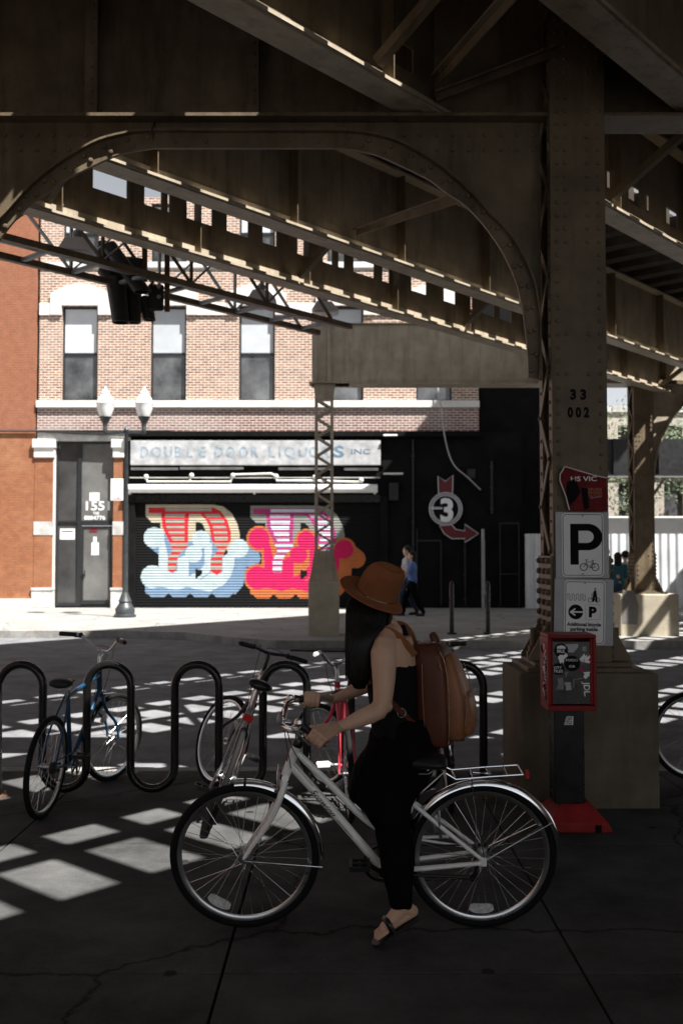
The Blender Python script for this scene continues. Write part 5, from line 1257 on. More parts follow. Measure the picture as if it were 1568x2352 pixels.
def psign(c, q, label, kind):
    """c centre px box of backing, q = box of white sign"""
    o = at((c[0]+c[1])/2, (c[2]+c[3])/2, YS+.02); r = empty('parking_sign', o, label, 'sign', 'white parking signs bolted to the column')
    fn = lambda a, b, d: Vector((a, -d, b))
    wx = (c[1]-c[0])/2/F*YS; wz = (c[3]-c[2])/2/F*YS
    m = MB(); m.box(-wx, wx, -.004, .004, -wz, wz); m.build('backing_plate', M['alu'], r)
    X = lambda px: ax(px, YS)-o.x; Z = lambda py: az(py, YS)-o.z
    x0, x1, z0, z1 = X(q[0]), X(q[1]), Z(q[3]), Z(q[2])
    m = MB(); m.prism(rrect(x0, x1, z0, z1, .028), fn, .008, .012); f = m.build('sign_face', M['signw'], r)
    m = MB(); frame_poly(m, x0+.009, x1-.009, z0+.009, z1-.009, .024, .004, fn, .0132)
    for a in (Z(q[2])-.02, Z(q[3])+.02): m.ball((( x0+x1)/2, -.0125, a), .005, n=8)
    if kind == 1:
        m.prism([(X(1309), Z(1297)), (X(1309), Z(1203)), (X(1328), Z(1203)), (X(1328), Z(1297))], fn, .0125, .0135)
        P = [(X(1328), Z(1203)), (X(1350), Z(1203))]+[(X(1350)+math.cos(t)*(X(1383)-X(1350)), (Z(1203)+Z(1264))/2+math.sin(t)*(Z(1203)-Z(1264))/2) for t in [R(80-160*k/10) for k in range(11)]]+[(X(1350), Z(1264)), (X(1328), Z(1264)), (X(1328), Z(1247)), (X(1348), Z(1247))]
        P += [(X(1348)+math.cos(t)*(X(1363)-X(1348)), (Z(1219)+Z(1247))/2+math.sin(t)*(Z(1219)-Z(1247))/2) for t in [R(-80+160*k/8) for k in range(9)]]+[(X(1348), Z(1219)), (X(1328), Z(1219))]
        m.prism(P, fn, .0125, .0135); s = (X(1376)-X(1329)); bike_icon(m, X(1329), Z(1312), s, fn, .0135)
    else:
        pts = []                                      # little wave rack
        for k in range(9):
            a = X(1301)+(X(1341)-X(1301))*k/8; top = k % 2 == 0
            hi, lo = Z(1366), Z(1378)
            pts += [(a, lo if top else hi), (a, hi if top else lo)]
        sp = spline([fn(a, b, .0135) for a, b in pts], 3); m.tube(sp, .0016, 5)
        s = X(1376)-X(1346); bike_icon(m, X(1346), Z(1384), s, fn, .0135)
        m.ball(fn(X(1364), Z(1352), .0135), .006, n=8); m.prism([(X(1361), Z(1356)), (X(1366), Z(1355)), (X(1370), Z(1382)), (X(1366), Z(1382)), (X(1364), Z(1370)), (X(1361), Z(1382)), (X(1357), Z(1382))], fn, .0135, .0145); m.tube([fn(X(1363), Z(1358), .014), fn(X(1355), Z(1366), .014)], .002, 5)
        cx, cz = X(1320), Z(1406); Rr = X(1337)-X(1320)
        m.prism([(cx+Rr*math.cos(k*R(10)), cz+Rr*math.sin(k*R(10))) for k in range(36)], fn, .0125, .0132)
        frame_poly(m, X(1342), X(1376), Z(1423), Z(1388), .008, .0014, fn, .0132)
        m.text('P', X(1350), X(1368), Z(1418), Z(1393), fn, .0134, .06)
        m.text('Additional bicycle', X(1300), X(1378), Z(1441), Z(1430), fn, .0134, .04); m.text('parking inside', X(1308), X(1371), Z(1452), Z(1441), fn, .0134, .04); m.text('station', X(1324), X(1356), Z(1461), Z(1453), fn, .0134, .04)
    m.build('sign_print', M['ink'], f)
    if kind == 2:
        m = MB(); cx, cz = X(1320), Z(1406); Rr = X(1337)-X(1320); a = .8*Rr
        m.prism([(cx-a, cz+.002), (cx-a*.15, cz+a*.62), (cx+.02*a, cz+a*.5), (cx-a*.45, cz+.08*a+.002), (cx+Rr, cz+.08*a+.001), (cx+Rr, cz-.12*a), (cx-a*.45, cz-.12*a), (cx+.02*a, cz-a*.55), (cx-a*.15, cz-a*.66), (cx-a, cz-.004)], fn, .0134, .0142); m.build('arrow_mark', M['signw'], f)
    return r
psign((1275, 1397, 1176, 1328), (1289, 1386, 1178, 1325), 'white parking sign with a large black P and a small bicycle', 1)
s2 = psign((1272, 1407, 1330, 1482), (1293, 1388, 1333, 1481), 'white sign with a rack symbol, an arrow and the words about additional bicycle parking', 2)
s2.rotation_euler = (0, R(1.2), 0)
r = empty('red_sticker_sign', at(1338, 1130, YS), 'torn red printed sheet curling off the column above the parking signs', 'poster')
o = at(1338, 1130, YS)
Lq = lambda a, b: ((at(a, b, YS)-o).x, (at(a, b, YS)-o).z)
poly = [Lq(*q) for q in ((1305, 1172), (1297, 1140), (1284, 1105), (1284, 1090), (1295, 1072), (1330, 1083), (1362, 1093), (1389, 1099), (1387, 1110), (1392, 1140), (1389, 1175))]
cur = lambda a, b, d: Vector((a, -d-.03-.10*a, b))
m = MB(); m.prism(poly, cur, -.002, .0); m.build('sheet', M['redsign'], r)
m = MB(); m.tube([cur(a, b, .002) for a, b in poly[:8]], .0035, 6); m.build('pale_edge', M['signw'], r)
m = MB(); f2 = lambda a, b, d: cur(a, b, d+.001)
a0, b0 = Lq(1308, 1106); a1, b1 = Lq(1366, 1092); m.text('HS VIC', a0, a1, b0, b0+.034, f2, .001, .02); m.build('white_lettering', M['signw'], r)
m = MB(); a0, b0 = Lq(1348, 1143); a1, b1 = Lq(1378, 1122); m.text('REVERB', a0, a1, b0, b1, f2, .001, .01); m.build('tan_lettering', M['leather2'], r)
m = MB(); a0, b0 = Lq(1300, 1150); m.prism([Lq(*q) for q in ((1299, 1108), (1318, 1098), (1325, 1118), (1330, 1132), (1318, 1150), (1306, 1162), (1298, 1135))], f2, .0, .001); m.prism([Lq(*q) for q in ((1330, 1120), (1345, 1122), (1350, 1168), (1338, 1172))], f2, .0, .001); m.build('dark_print', M['ink'], r)
m = MB(); a0, b0 = Lq(1352, 1146); a1, _ = Lq(1376, 1140); m.prism([(a0, b0), (a1, b0+.012), (a1, b0+.018), (a0, b0+.006)], f2, 0, .001); m.build('blue_line', M['mdb'], r)

def newsbox():
    Y = 6.27; yb = Y; bx = (ax(1255, Y), ax(1366, Y)); zb, zt_ = az(1634, Y), az(1458, Y); cx = (bx[0]+bx[1])/2
    r = empty('newspaper_box', (cx, Y+.2, 0), 'red newspaper box covered in stickers on a black post with a red foot', 'newspaper box')
    w_ = (bx[1]-bx[0])/2; dp = .25
    fn = lambda a, b, d: Vector((a, -.2-d, b))
    m = MB()                                          # shell with open window
    t = .022
    m.box(-w_, w_, -.2, dp-.2, zt_-t, zt_); m.box(-w_, w_, -.2, dp-.2, zb, zb+t*1.6); m.box(-w_, -w_+t, -.2, dp-.2, zb+t*1.6+.0005, zt_-t-.0005); m.box(w_-t, w_, -.2, dp-.2, zb+t*1.6+.0005, zt_-t-.0005); m.box(-w_+t, w_-t, dp-.23, dp-.2, zb+t*1.6, zt_-t)
    m.box(-w_+t, -w_+t+.01, -.198, -.18, zb+.037, zt_-.024); m.box(w_-t-.018, w_-t, -.198, -.18, zb+.037, zt_-.024)
    m.build('cabinet', M['red'], r, bevel=.006)
    wn = MB(); wn.box(-w_+.032, w_-.040, -.192, -.186, zb+.045, zt_-.045); wd_ = wn.build('door_window', M['stickerbase'], r)
    A = lambda px: ax(px, Y)-cx; Zz = lambda py: az(py, Y)
    c3 = lambda x, y: (A((1960+x/6.533)*.6272), Zz((2300+y/6.533)*.6272))    # from a close look at the door
    def circ(x, y, rr, name, mt, d):
        q = MB(); a, b = c3(x, y); s = A((1960+(x+rr)/6.533)*.6272)-a; q.prism([(a+s*math.cos(k*R(12)), b+s*math.sin(k*R(12))) for k in range(30)], lambda u, v, dd: Vector((u, -.192-dd, v)), d, d+.0006); q.build(name, M[mt], wd_)
    def polyg(P, name, mt, d):
        q = MB(); q.prism([c3(*p_) for p_ in P], lambda u, v, dd: Vector((u, -.192-dd, v)), d, d+.0006); q.build(name, M[mt], wd_)
    def tx(s, x0, x1, y0, y1, mt, d, bold=.02):
        q = MB(); (a, b), (c, e) = c3(x0, y1), c3(x1, y0); q.text(s, a, c, b, e, lambda u, v, dd: Vector((u, -.192-d, v)), 0, bold); q.build('sticker_lettering', M[mt], wd_)
    polyg([(680, 390), (1000, 380), (990, 470), (880, 590), (740, 580)], 'sticker', 'alu', .0012)
    polyg([(500, 1200), (620, 1190), (650, 1350), (640, 1480), (450, 1480), (500, 1380)], 'sticker', 'stickg', .0012); polyg([(660, 1300), (810, 1300), (830, 1480), (690, 1500), (700, 1420)], 'sticker', 'alu', .0012)
    polyg([(660, 1050), (760, 1050), (700, 1200)], 'sticker', 'stickg', .0012); polyg([(870, 1220), (1080, 1200), (1090, 1225), (900, 1245), (890, 1440), (865, 1440)], 'sticker', 'stickg', .0012)
    circ(590, 540, 165, 'round_sticker', 'ink', .0020); polyg([(480, 500), (500, 440), (590, 412), (680, 440), (705, 495)], 'sticker', 'signw', .0028); tx('MUL', 492, 690, 515, 600, 'signw', .0036)
    polyg([(505, 700), (560, 640), (640, 650), (720, 600), (745, 670), (660, 740), (640, 850), (600, 820), (560, 850)], 'sticker', 'signw', .0040)
    circ(520, 985, 140, 'round_sticker', 'ink', .0020); tx('CITY', 405, 600, 920, 980, 'signw', .003); tx('TILES', 400, 620, 1000, 1065, 'signw', .003)
    circ(850, 850, 185, 'round_sticker', 'ink', .0026); tx('PARDO', 700, 985, 740, 800, 'signw', .0036, .0); tx('CA', 770, 920, 890, 945, 'signw', .0036)
    polyg([(1020, 745), (1140, 610), (1160, 680), (1200, 640), (1210, 700), (1320, 610), (1290, 830), (1240, 845), (1060, 800)], 'torn_sticker', 'signw', .0020); polyg([(1110, 790), (1130, 740), (1150, 800)], 'sticker', 'mpink', .0028); polyg([(1220, 770), (1280, 710), (1280, 800)], 'sticker', 'mpink', .0028)
    polyg([(1030, 1000), (1080, 970), (1130, 1020), (1100, 1060), (1040, 1060)], 'sticker', 'mpink', .0012); polyg([(1110, 1060), (1280, 1045), (1250, 1110), (1270, 1130), (1160, 1225), (1110, 1170), (1140, 1110)], 'sticker', 'signw', .0012)
    q = MB(); (a, b), (c, e) = c3(1050, 1640), c3(1280, 1290); q.text('JDL.', 0, 1, 0, 1, lambda u, v, dd: Vector((a+(c-a)*(.05+v*.85+u*.1), -.1934, e+(b-e)*u)), 0, .02); q.build('sticker_lettering', M['signw'], wd_)
    tx('E', 1100, 1200, 450, 550, 'alu', .002)
    rnd = random.Random(4)
    sm = MB(); gm = MB()                               # graffiti on the left cheek
    for k in range(16):
        zz = zb+.08+(zt_-zb-.15)*k/16; yy = -.16+rnd.random()*.13; P = [(-w_-.0015, yy+rnd.uniform(-.02, .05), zz+rnd.uniform(-.02, .03)) for _ in range(4)]; (sm if k % 2 else gm).tube(spline(P, 4), rnd.uniform(.003, .006), 5)
    sm.build('scribble', M['signw'], r); gm.build('dark_scribble', M['ink'], r)
    q = MB(); q.prism([(-.17, zt_-.13), (-.02, zt_-.13), (-.02, zt_-.05), (-.17, zt_-.06)], lambda u, v, dd: Vector((-w_-.001-dd, u, v)), 0, .001); q.build('red_sticker', M['redp'], r)
    pw = (ax(1335, Y+.1)-ax(1266, Y+.1))/2; pc = (ax(1335, Y+.1)+ax(1266, Y+.1))/2-cx
    m = MB(); m.box(pc-pw, pc+pw, -.12, .04, .16, zb-.001); m.build('post', M['blackgloss'], r, bevel=.006)
    m = MB(); a, b = Zz(1670), Zz(1650); m.prism([(A(1296), a), (A(1317), a), (A(1318), b), (A(1302), b)], lambda u, v, dd: Vector((u*.985+.002, -.1205-dd, v)), 0, .001); s_ = m.build('post_sticker', M['signw'], r)
    m = MB(); m.text('LOOP', A(1302), A(1314), (a+b)/2+.001, b-.004, lambda u, v, dd: Vector((u*.985+.002, -.1225, v)), 0, .03); m.text('CYCLE', A(1299), A(1314), a+.004, (a+b)/2-.002, lambda u, v, dd: Vector((u*.985+.002, -.1225, v)), 0, .03); m.build('sticker_print', M['ink'], s_)
    bl, br = ax(1257, Y)-cx, ax(1401, Y)-cx; h = .058; tl, tr = ax(1295, Y+.2)-cx, ax(1337, Y+.2)-cx
    m = MB(); y0, y1 = -.2, .22
    vs = [(bl, y0, 0), (br, y0, 0), (br, y1, 0), (bl, y1, 0), (bl, y0, h), (br-.03, y0, h), (br-.03, y1, h), (bl, y1, h), (tl-.05, -.10, .17), (tr, -.10, .17), (tr, .12, .17), (tl-.05, .12, .17)]
    m.add(vs, [(0, 3, 2, 1), (0, 1, 5, 4), (1, 2, 6, 5), (2, 3, 7, 6), (3, 0, 4, 7), (4, 5, 9, 8), (5, 6, 10, 9), (6, 7, 11, 10), (7, 4, 8, 11), (8, 9, 10, 11)]); m.build('foot', M['redp'], r, bevel=.008)
    m = MB(); m.box(br-.115, br-.075, y0-.002, y0+.02, .0, .05); m.build('foot_slot', M['ink'], r)
newsbox()
# ------------------------------------------------------------------ people
W_ = at
def finger_chain(m, base, axis, cdir, palm_n, rg, L, r0, start, curl, side_off):
    """finger wrapping a bar: starts at angle start round the bar axis, curls by curl"""
    pts = []
    for k in range(6):
        a = start+curl*k/5; e = cdir*math.cos(a)+palm_n*math.sin(a)
        pts.append(base+side_off+e*(rg+r0*.9))
    m.limb(pts, [r0*(1-.05*k) for k in range(6)], 10)
def hand_on_bar(m, wrist, g0, g1, nrm):
    """hand closed on the bar g0 (outer end) - g1; nrm = side the back of the hand faces"""
    ax_ = (g1-g0).normalized(); c = g0.lerp(g1, .42); nrm = (nrm-ax_*nrm.dot(ax_)).normalized(); fwd = ax_.cross(nrm).normalized()
    if fwd.dot(c-wrist) < 0: fwd = -fwd
    rg = .017
    kn = c+nrm*(rg+.014)+fwd*.018
    # palm from wrist to knuckles
    for t in (-1, -.33, .33, 1):
        k = kn+ax_*t*.030; wv = wrist+ax_*t*.014
        m.limb([wv, wv.lerp(k, .5)+nrm*.004, k], [.0165, .0155, .0115], 10)
    for i, t in enumerate((-1.05, -.36, .33, 1.0)):
        b = c+ax_*t*.030; s = R(62); L = (1, 1.08, 1.0, .85)[i]
        pts = []
        for k in range(7):
            a = s-R(215)*L*k/6; e = nrm*math.sin(a)+fwd*math.cos(a); pts.append(b+e*(rg+.0105+(.006 if k == 0 else 0)))
        m.limb(pts, [.0098, .0096, .0095, .009, .0088, .0082, .0075], 10)
    th0 = wrist.lerp(kn, .45)+ax_*.024; P = [th0, c+ax_*.045+nrm*.012-fwd*.018, c+ax_*.052-nrm*.010-fwd*.018+fwd*.004, c+ax_*.045-nrm*.026+fwd*.004]
    m.limb(P, [.0145, .0115, .010, .0085], 10)

def woman():
    hip = W_(925, 1702, 4.76); root = empty('person', (hip.x, hip.y, 0), 'person in a rust brown hat and black clothes standing astride the white bicycle', 'person')
    O = root.location.copy(); o = lambda v: v-O
    m = MB()
    sh_n, el_n, wr_n = W_(884, 1490, 4.60), W_(877, 1622, 4.55), W_(783, 1668, 4.47)
    sh_f, el_f, wr_f = W_(905, 1462, 4.93), W_(848, 1573, 5.0), W_(762, 1606, 5.02)
    neck0, neck1 = W_(893, 1450, 4.77), W_(868, 1402, 4.79)
    # near arm
    m.limb([o(p) for p in spline([sh_n, sh_n.lerp(el_n, .25)+Vector((.004, -.006, 0)), sh_n.lerp(el_n, .6)+Vector((.004, 0, 0)), el_n], 3)], [.052, .054, .0535, .051, .0485, .046, .043, .041, .0395, .037], 18) if False else None
    A = [(883, 1484, 4.62, .054), (880, 1502, 4.595, .060), (881, 1530, 4.58, .058), (881, 1560, 4.57, .053), (880, 1592, 4.56, .047), (877, 1618, 4.555, .0435), (868, 1632, 4.55, .043), (850, 1641, 4.53, .042), (828, 1650, 4.51, .038), (806, 1660, 4.49, .0315), (786, 1667, 4.475, .0255), (776, 1670, 4.47, .023)]
    m.limb([o(W_(a, b, c)) for a, b, c, _ in A], [q for *_, q in A], 18)
    m.ball(o(W_(887, 1622, 4.555)), .030, n=14)
    A = [(905, 1470, 4.93, .05), (893, 1505, 4.96, .046), (872, 1545, 4.99, .041), (850, 1572, 5.0, .037), (826, 1581, 5.0, .036), (800, 1592, 5.0, .031), (778, 1601, 5.0, .0245), (765, 1605, 5.0, .0205)]
    m.limb([o(W_(a, b, c)) for a, b, c, _ in A], [q for *_, q in A], 18)
    # shoulders, chest, neck, head
    m.limb([o(W_(882, 1480, 4.63)), o(W_(893, 1458, 4.70)), o(W_(896, 1452, 4.78)), o(W_(905, 1455, 4.86)), o(W_(907, 1468, 4.92))], [.048, .046, .055, .046, .046], 16)
    S = [(900, 1462, 4.77, .085, .15), (905, 1500, 4.77, .105, .155), (905, 1545, 4.77, .115, .145), (903, 1590, 4.77, .108, .132), (905, 1630, 4.77, .10, .125), (915, 1670, 4.77, .11, .15)]
    m.loft([(o(W_(a, b, c)), Vector((rx, -rx*.25, 0)), Vector((ry*.25, ry, 0))) for a, b, c, rx, ry in S], 24)
    m.limb([o(neck0), o(neck1)], [.056, .050], 16)
    hd = W_(853, 1384, 4.84); face = Vector((-.78, .55, .3)).normalized(); rt = face.cross(Vector((0, 0, 1))).normalized(); hu = rt.cross(face).normalized()
    Mh = Matrix((( face.x, rt.x, hu.x), (face.y, rt.y, hu.y), (face.z, rt.z, hu.z)))
    m.ball(o(hd)+hu*.01, .092, sx=1.0, sy=.76, sz=1.0, n=24, M=Mh); m.ball(o(hd)+face*.03-hu*.045, .075, sx=.95, sy=.75, sz=.9, n=20, M=Mh)
    m.ball(o(hd)+face*.103-hu*.012, .014, sx=1.2, sy=.8, sz=1.6, n=10, M=Mh); m.ball(o(hd)+face*.088-hu*.05, .016, sx=.7, sy=1.5, sz=.7, n=10, M=Mh); m.ball(o(hd)+face*.075-hu*.095, .026, n=10)
    for s in (-1, 1):
        m.ball(o(hd)+rt*s*.077-hu*.005, .026, sx=.7, sy=.3, sz=1.15, n=10, M=Mh); m.ball(o(hd)+face*.086+rt*s*.03+hu*.022, .013, sx=.4, sy=1.3, sz=.6, n=8, M=Mh)
    # hands
    (gn, gn0), (gf, gf0) = GRIPS
    hand_on_bar(m, o(wr_n)+Vector((-.012, 0, -.002)), o(gn), o(gn0), Vector((0, -.35, 1))); hand_on_bar(m, o(wr_f)+Vector((-.006, 0, 0)), o(gf), o(gf0), Vector((0, .1, 1)))
    m.limb([o(wr_n)+Vector((.03, 0, .002)), o(wr_n)+Vector((-.012, 0, -.002))], [.021, .021]); m.limb([o(wr_f)+Vector((.02, 0, 0)), o(wr_f)+Vector((-.006, 0, 0))], [.021, .021])
    # legs under the cloth and the standing foot
    def leg(a, b, c, d, s=1):
        m.limb([o(a), o(a.lerp(b, .5)), o(b)], [.075, .06, .045], 16); m.limb([o(b), o(b.lerp(c, .35)), o(c)], [.045, .045, .034], 16)
    m.ball(o(W_(927, 1705, 4.77)), .15, sx=.9, sy=1, sz=.8, n=20)
    kn_, an_ = W_(885, 1880, 4.60), W_(925, 2082, 4.50); leg(W_(925, 1720, 4.68), kn_, an_, None)
    kf_, af_ = W_(890, 1875, 4.98), W_(925, 2030, 5.02); leg(W_(925, 1715, 4.87), kf_, af_, None)
    def foot(an, toe, heel):
        dv = (toe-heel).normalized()
        m.limb([o(an), o(heel)+Vector((0, 0, .022))], [.034, .028], 14); m.limb([o(an), o(heel.lerp(toe, .5))+Vector((0, 0, .045)), o(heel.lerp(toe, .8))+Vector((0, 0, .02))], [.034, .032, .024], 14)
        m.limb([o(heel)+Vector((0, 0, .022)), o(heel.lerp(toe, .5))+Vector((0, 0, .02)), o(heel.lerp(toe, .8))+Vector((0, 0, .016))], [.027, .026, .026], 14)
        sd = dv.cross(Vector((0, 0, 1))).normalized()
        for k in range(5):
            p = heel.lerp(toe, .78)+sd*(k-2)*.0155; m.limb([o(p)+Vector((0, 0, .013)), o(p)+dv*(.055-.006*abs(k-1))+Vector((0, 0, .009))], [.0105, .008 if k else .010], 8)
    toe_n, heel_n = W_(866, 2158, 4.47), W_(946, 2104, 4.52); foot(an_, toe_n+Vector((0, 0, .012)), heel_n)
    heel_f = af_+Vector((.01, -.04, -.12)); toe_f = Vector((af_.x-.03, af_.y+.17, .02)); heel_f.z = .05; foot(Vector((af_.x, af_.y, .12)), toe_f, heel_f); m.limb([o(af_), o(Vector((af_.x, af_.y, .12)))], [.034, .034])
    body = fuse(m, 'body', M['skin'], root, .0038, 3, .5)
    # sandals
    for toe, heel in ((toe_n, heel_n), (toe_f+Vector((0, 0, -.012)), heel_f)):
        dv = (toe-heel); n_ = dv.normalized(); sd = n_.cross(Vector((0, 0, 1))).normalized(); un = sd.cross(n_).normalized()
        s = MB(); P = [(-.12, .0), (-.10, .026), (0, .032), (.35, .030), (.7, .043), (.95, .042), (1.1, .03), (1.16, .0)]; P = P+[(a, -b) for a, b in P[-2:0:-1]]
        s.prism(P, lambda a, b, d: o(heel+dv*a+sd*b+un*d+Vector((0, 0, .0))), -.020, -.004); sa = s.build('sandal', M['plastic'], root)
        s = MB(); q = heel+dv*.62
        s.tube(spline([o(q+sd*.042), o(q+sd*.034+un*.05), o(q+un*.06), o(q-sd*.034+un*.05), o(q-sd*.042)], 5), .006, 8, flat=2.2); s.build('sandal_strap', M['blackgloss'], sa, smooth=True)
    # vest
    m = MB()
    S = [(902, 1512, 4.78, .108, .150), (905, 1530, 4.775, .116, .158), (905, 1560, 4.77, .122, .150), (903, 1595, 4.77, .116, .138), (906, 1632, 4.77, .108, .132), (915, 1672, 4.77, .122, .16), (918, 1690, 4.77, .125, .165)]
    m.loft([(o(W_(a, b, c)), Vector((rx, -rx*.25, 0)), Vector((ry*.25, ry, 0))) for a, b, c, rx, ry in S], 28)
    m.limb([o(W_(925, 1440, 4.84)), o(W_(934, 1480, 4.82)), o(W_(930, 1530, 4.80))], [.012, .02, .04]); m.limb([o(W_(893, 1448, 4.70)), o(W_(922, 1466, 4.69)), o(W_(934, 1500, 4.70)), o(W_(925, 1540, 4.72))], [.012, .013, .02, .04])
    m.limb([o(W_(936, 1466, 4.83)), o(W_(937, 1500, 4.80)), o(W_(934, 1540, 4.78))], [.014, .024, .03]); m.limb([o(W_(893, 1448, 4.70)), o(W_(872, 1470, 4.72)), o(W_(866, 1520, 4.74))], [.012, .014, .03])
    folds(fuse(m, 'vest', M['tank'], root, .0055, 4), .003, (14, 14, 9))
    # wide trousers
    m = MB(); T_ = [(1650, 862, 978, 4.77, .15), (1680, 852, 992, 4.77, .17), (1710, 840, 1001, 4.77, .19), (1745, 822, 1000, 4.77, .20), (1787, 803, 986, 4.77, .20), (1815, 800, 965, 4.77, .19), (1850, 823, 948, 4.76, .17)]
    m.loft([(o(W_((a+b)/2, y, c)), Vector(((b-a)/2/F*c, 0, 0)), Vector((0, d, 0))) for y, a, b, c, d in T_], 28)
    def trouser_leg(rows, Ys):
        m.loft([(o(W_((a+b)/2, y, Y)), Vector(((b-a)/2/F*Y, 0, 0)), Vector((0, d, 0))) for (y, a, b, d), Y in zip(rows, Ys)], 24)
    trouser_leg([(1780, 812, 980, .11), (1850, 825, 948, .105), (1898, 864, 943, .09), (1950, 869, 949, .08), (2000, 878, 950, .073), (2050, 892, 948, .064), (2079, 899, 945, .06)], [4.68, 4.64, 4.6, 4.57, 4.54, 4.51, 4.50])
    trouser_leg([(1780, 820, 975, .11), (1850, 845, 945, .10), (1898, 868, 940, .09), (1950, 880, 944, .08), (2000, 890, 940, .07), (2034, 896, 938, .06)], [4.88, 4.93, 4.98, 5.0, 5.02, 5.02])
    rnd = random.Random(2)
    folds(fuse(m, 'trousers', M['trouser'], root, .007, 5), .009, (11, 11, 5))
    # hair
    m = MB(); Hs = [(1362, 815, 888, 4.83, .05), (1380, 803, 897, 4.82, .08), (1400, 798, 899, 4.79, .10), (1430, 797, 897, 4.77, .11), (1450, 797, 884, 4.75, .12), (1475, 797, 866, 4.73, .12), (1510, 798, 859, 4.72, .11), (1545, 801, 853, 4.72, .10), (1566, 806, 843, 4.72, .08), (1580, 816, 835, 4.72, .04)]
    m.loft([(o(W_((a+b)/2, y, c)), Vector(((b-a)/2/F*c, 0, 0)), Vector((0, d, 0))) for y, a, b, c, d in Hs], 24)
    core = m; core.v = core.v
    hr = fuse(m, 'hair', M['hair'], root, .006, 3)
    m = MB()
    for k in range(230):
        t = rnd.uniform(0, 2*math.pi); pts = []; j = rnd.uniform(-.006, .006); endk = rnd.choice((7, 8, 9, 9))
        for i, (y, a, b, c, d) in enumerate(Hs[:endk+1]):
            e = rnd.uniform(-.0025, .0025); f = 1.02 if i < 9 else 1.15
            pts.append(o(W_((a+b)/2, y, c))+Vector(((b-a)/2/F*c*math.cos(t+j*i*3)*f+e, d*math.sin(t+j*i*3)*f, 0)))
        sp = spline(pts, 3); n = len(sp); m.tube(sp, [.0045*(1-.75*max(0, (i/n-.6)/.4)) for i in range(n)], 5)
    for k in range(14):                              # stray strands on the left
        x = rnd.uniform(792, 800); m.tube(spline([o(W_(805, 1400, 4.76)), o(W_(x+2, 1440, 4.76)), o(W_(x, 1490, 4.74)), o(W_(x+rnd.uniform(0, 8), 1560, 4.73))], 4), .0012, 4)
    m.build('strands', M['hair'], hr, smooth=True)
    # hat
    hc = W_(862, 1368, 4.80); n_ = Vector((.42, -.42, 1)).normalized(); fwd = Vector((-1, .0, .0)); fwd = (fwd-n_*fwd.dot(n_)).normalized(); sd = n_.cross(fwd).normalized()
    hat = empty('hat', (0, 0, 0)); bpy.data.objects.remove(hat)
    m = MB(); N = 48; rings = []
    def ringpts(rx, ry, h, dx=0, wav=0, pin=0):
        P = []
        for k in range(N):
            t = 2*math.pi*k/N; c_, s_ = math.cos(t), math.sin(t); hh = h+wav*(.006*s_*s_-.018*(c_*c_ if c_ < 0 else 0)+(.012*c_ if c_ > 0 else 0))
            rr = 1-pin*.16*max(0, c_)*abs(s_)**.8*1.6
            P.append(o(hc)+fwd*(c_*rx*rr+dx)+sd*(s_*ry*rr)+n_*hh)
        return P
    prof = [(.108, .090, -.004, 0, 0, 0), (.150, .132, -.006, .012, .6, 0), (.165, .150, -.008, .018, 1, 0), (.170, .155, -.004, .018, 1, 0), (.165, .150, .0, .018, 1, 0), (.150, .132, .002, .012, .6, 0), (.108, .090, .004, 0, 0, 0),
            (.101, .083, .012, 0, 0, 0), (.101, .084, .055, 0, 0, .05), (.100, .083, .095, .0, 0, .25), (.094, .077, .132, -.004, 0, .6), (.082, .064, .158, -.008, 0, .9), (.064, .044, .168, -.012, 0, 1.0), (.040, .020, .156, -.016, 0, 1), (.012, .006, .148, -.016, 0, 0)]
    vs = []
    for a in prof: vs += ringpts(*a)
    fs = [(i*N+k, i*N+(k+1) % N, (i+1)*N+(k+1) % N, (i+1)*N+k) for i in range(len(prof)-1) for k in range(N)]+[tuple((len(prof)-1)*N+k for k in range(N))]
    m.add(vs, fs); ht = m.build('hat', M['felt'], root, smooth=True, sub=1, sharp=80)
    m = MB(); P = ringpts(.1035, .0855, .014); m.tube(P, .0022, 6, closed=True); m.build('hat_cord', M['leather'], ht, smooth=True)
    m = MB(); P = ringpts(.106, .088, .014); m.tube(P[8:17], .0024, 6); m.build('hat_band', M['brass'], ht)
    # bag
    bag = W_(999, 1590, 4.80); br = empty('backpack', bag, 'brown leather backpack worn by the person in the hat', 'backpack')
    yaw = R(-14); bx = Vector((math.cos(yaw), math.sin(yaw), 0)); by = Vector((-math.sin(yaw), math.cos(yaw), 0)); lean = Vector((.09, 0, 1)).normalized()*1
    b_ = lambda x, y, z: bx*x+by*y+Vector((-.10*z, 0, z))*1   # x outward, y across, z up
    b_ = lambda x, y, z: bx*x+by*y+Vector((-.03*z, 0, z))
    def rbox(m, hx, hy, secs, pw=4, n=40):
        vs = []
        for z, fx_, fy_, ox in secs:
            for k in range(n):
                t = 2*math.pi*k/n; c_, s_ = math.cos(t), math.sin(t); q = (abs(c_)**pw+abs(s_)**pw)**(-1/pw)
                vs.append(b_(ox+c_*q*hx*fx_, s_*q*hy*fy_, z))
        M_ = len(secs); m.add(vs, [(i*n+k, i*n+(k+1) % n, (i+1)*n+(k+1) % n, (i+1)*n+k) for i in range(M_-1) for k in range(n)]+[tuple(range(n))[::-1], tuple((M_-1)*n+k for k in range(n))])
    m = MB(); rbox(m, .086, .137, [(-.243, .7, .8, 0), (-.238, .9, .94, 0), (-.21, 1, 1, .005), (-.1, 1.03, 1.02, .006), (.05, 1.02, 1.02, .004), (.15, .98, 1, -.002), (.205, .92, .93, -.01), (.232, .78, .82, -.016), (.243, .55, .6, -.02)])
    m.build('main_body', M['leather'], br, smooth=True, sub=1, sharp=80)
